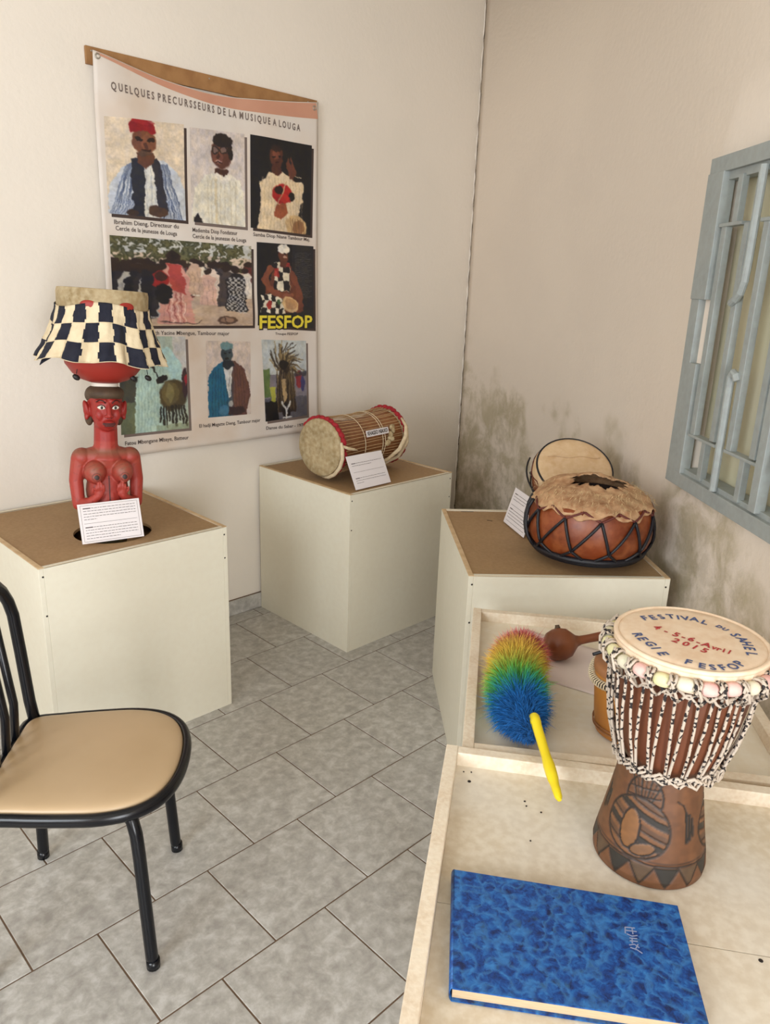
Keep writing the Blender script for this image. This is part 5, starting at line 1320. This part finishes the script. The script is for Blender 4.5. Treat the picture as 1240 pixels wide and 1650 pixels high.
# ------------------------------------------------------------------ the blue register
def book():
    z0 = ZB2; 
    q = [t2p(-.0345, 1.0090), t2p(.3110, 1.0070), t2p(.3140, .8050), t2p(-.0180, .7930)]
    c = (q[0]+q[1]+q[2]+q[3])/4
    ax = (q[1]-q[0]).normalized(); rz = math.atan2(ax.y, ax.x)
    e = empty('register_book', (c.x, c.y, z0+.0005), rz, 'large blue marbled hardback register lying on the nearer table', 'book')
    loc = []
    for p in q:
        d = p-c; loc.append((d.x*math.cos(rz)+d.y*math.sin(rz), -d.x*math.sin(rz)+d.y*math.cos(rz)))
    def slab(name, pts, z_0, z_1, m, bev=.0006, label=None):
        bm = NB(); A = [bm.verts.new((x, y, z_0)) for x, y in pts]; B = [bm.verts.new((x, y, z_1)) for x, y in pts]
        bm.faces.new(A[::-1]); bm.faces.new(B)
        for k in range(len(pts)): bm.faces.new((A[k], A[(k+1) % len(pts)], B[(k+1) % len(pts)], B[k]))
        bmesh.ops.recalc_face_normals(bm, faces=bm.faces); bmesh.ops.bevel(bm, geom=bm.edges[:], offset=bev, segments=2, affect='EDGES'); return part(name, bm, m, e, label=label)
    ins = lambda d, dl: [(x*(1-d)+(dl if x < 0 else 0), y*(1-d*1.6)) for x, y in loc]
    slab('front_cover', loc, .0200, .0228, M['book'], label='blue marbled cover')
    slab('back_cover', [(x*1.004, y*1.012) for x, y in loc], 0, .0028, M['book'])
    slab('page_block', ins(.02, -.003), .0028, .0200, M['pages'], .0003, 'cream page edges')
    # rounded spine on the left short side
    l0, l3 = Vector((*loc[0], 0)), Vector((*loc[3], 0)); bm = NB(); rings = []
    for k in range(9):
        a = R_(90+180*k/8); off = Vector((math.cos(a)*.004, 0, .0114+math.sin(a)*.0114))
        rings.append((bm.verts.new(l0+off+Vector((.0006, -.0006, 0))), bm.verts.new(l3+off+Vector((.0006, .0006, 0)))))
    for A, B in zip(rings, rings[1:]): bm.faces.new((A[0], A[1], B[1], B[0]))
    o = part('spine', bm, M['book'], e, True); s = o.modifiers.new('t', 'SOLIDIFY'); s.thickness = .0016; s.offset = 0
    # worn stamped mark
    lm = mat('worn_print', (130, 138, 168), .6); r = random.Random(4)
    bm = NB(); loc0 = Matrix.Translation((.088, .036, .0229))
    marks = [[(-.006, .002), (.008, .003)], [(-.006, -.004), (.010, -.003)], [(-.006, .002), (-.007, -.010)], [(.004, .003), (.004, -.009)], [(-.005, -.010), (.002, -.013), (.010, -.010)],
             [(-.002, -.017), (.009, -.016)], [(-.002, -.022), (.009, -.021)], [(.002, -.016), (.001, -.026)], [(-.004, -.030), (.004, -.027), (.010, -.032)], [(-.003, -.034), (.006, -.036), (.013, -.041)], [(.009, -.026), (.004, -.036)]]
    for ln_ in marks: tube(bm, [(x, y+.006, 0) for x, y in ln_], .0010, 5, flat=.3)
    bmesh.ops.transform(bm, matrix=loc0, verts=bm.verts[:]); part('stamped_mark', bm, lm, e, label='worn pale stamped mark')
book()

# ------------------------------------------------------------------ the chair
def chair():
    F = Vector((.79, -.61, 0)).normalized(); rz = math.atan2(F.y, F.x)
    e = empty('metal_chair', (.608, 1.636, 0), rz, 'black tubular metal chair with a beige vinyl seat, left foreground', 'chair')
    # local: x forward, y to the chair's left (= away from the camera), z up
    hs = .455
    out = []
    def sp(x, y): out.append((x, y))
    ctrl = [(-.172, .185), (-.09, .203), (.02, .213), (.10, .214), (.17, .195), (.218, .152), (.244, .085), (.252, .0), (.244, -.085), (.218, -.152), (.17, -.195), (.10, -.214), (.02, -.213), (-.09, -.203), (-.172, -.185)]
    ctrl += [(-.182, -.10), (-.184, 0), (-.182, .10)]; loop = []
    for i in range(len(ctrl)):
        P0, P1, P2, P3 = [Vector(ctrl[(i+d) % len(ctrl)]) for d in (-1, 0, 1, 2)]
        for u_ in (0, .25, .5, .75):
            q = .5*((2*P1)+(-P0+P2)*u_+(2*P0-5*P1+4*P2-P3)*u_*u_+(-P0+3*P1-3*P2+P3)*u_**3); loop.append((q.x, q.y))
    bm = NB(); tube(bm, [(x, y, hs-.012) for x, y in loop], .0125, 12, closed=True, flat=1.25); part('seat_frame', bm, M['chair_black'], e, True, label='black tubular seat rim')
    def ring(k, z): return [(x*k+.006*(1-k)*5, y*k, z) for x, y in loop]
    bm = NB(); R0 = [[bm.verts.new(p) for p in ring(k, z)] for k, z in ((.95, hs-.018), (.965, hs-.004), (.955, hs+.006), (.90, hs+.013), (.70, hs+.018), (.35, hs+.020), (.05, hs+.020))]
    for A, B in zip(R0, R0[1:]):
        for k in range(len(A)): bm.faces.new((A[k], A[(k+1) % len(A)], B[(k+1) % len(A)], B[k]))
    bm.faces.new(R0[-1]); bm.faces.new(R0[0][::-1])
    o = part('seat', bm, M['vinyl'], e, True, label='beige vinyl seat pad'); s = o.modifiers.new('s', 'SUBSURF'); s.levels = 1; s.render_levels = 2
    feet = {(1, -1): (.185, -.197), (1, 1): (.185, .197), (-1, 1): (-.185, .197), (-1, -1): (-.185, -.197)}
    for (fx, fy), (x, y) in feet.items():
        bm = NB(); tx, ty = x*.72, y*.80
        if fx > 0: pts = [(tx*.86, ty*.86, hs-.026), (tx*.97, ty*.95, hs-.030), (x*.84, y*.88, hs-.050), (x*.885, y*.915, hs-.085), (x*.91, y*.94, hs-.14), (x*.985, y*.99, .03), (x, y, .014)]
        else: pts = [(x*.90, y*.93, hs-.02), (x*.92, y*.95, hs-.10), (x*.985, y*.99, .03), (x, y, .014)]
        tube(bm, pts, .0150, 14); lg = part('leg', bm, M['chair_black'], e, True)
        bm = NB(); tube(bm, [(x*.998, y*.999, .024), (x, y, .001)], .0162, 14); part('foot_cap', bm, M['chair_black'], lg, True)
    bm = NB(); tube(bm, [(-.15, -.16, hs-.03), (.12, -.16, hs-.03)], .009, 8); tube(bm, [(-.15, .16, hs-.03), (.12, .16, hs-.03)], .009, 8); part('under_frame', bm, M['chair_black'], e, True)
    # back: arched tube with upright bars
    def lean_x(z): return -.168-.065*(z-hs)
    P_ = [(-.160, .188, hs-.03), (lean_x(hs+.05), .192, hs+.05), (lean_x(hs+.20), .194, hs+.20)]
    for k in range(0, 13):
        a = math.pi*k/12; z = hs+.30+.15*math.sin(a); P_.append((lean_x(z)-.012*math.sin(a), .193*math.cos(a)*(1 if k not in (0, 12) else 1), z))
    P_ += [(x, -y, z) for x, y, z in P_[:3][::-1]]
    bm = NB(); tube(bm, P_, .0150, 14); part('back_frame', bm, M['chair_black'], e, True, label='arched tubular back frame')
    for y in (.096, .034, -.034, -.096):
        zt = hs+.30+.15*math.sqrt(max(0, 1-(y/.193)**2)); 
        bm = NB(); tube(bm, [(-.182, y, hs-.015), (lean_x(hs+.10), y, hs+.10), (lean_x(zt)-.010, y, zt)], .0105, 10); part('back_bar', bm, M['chair_black'], e, True)
chair()
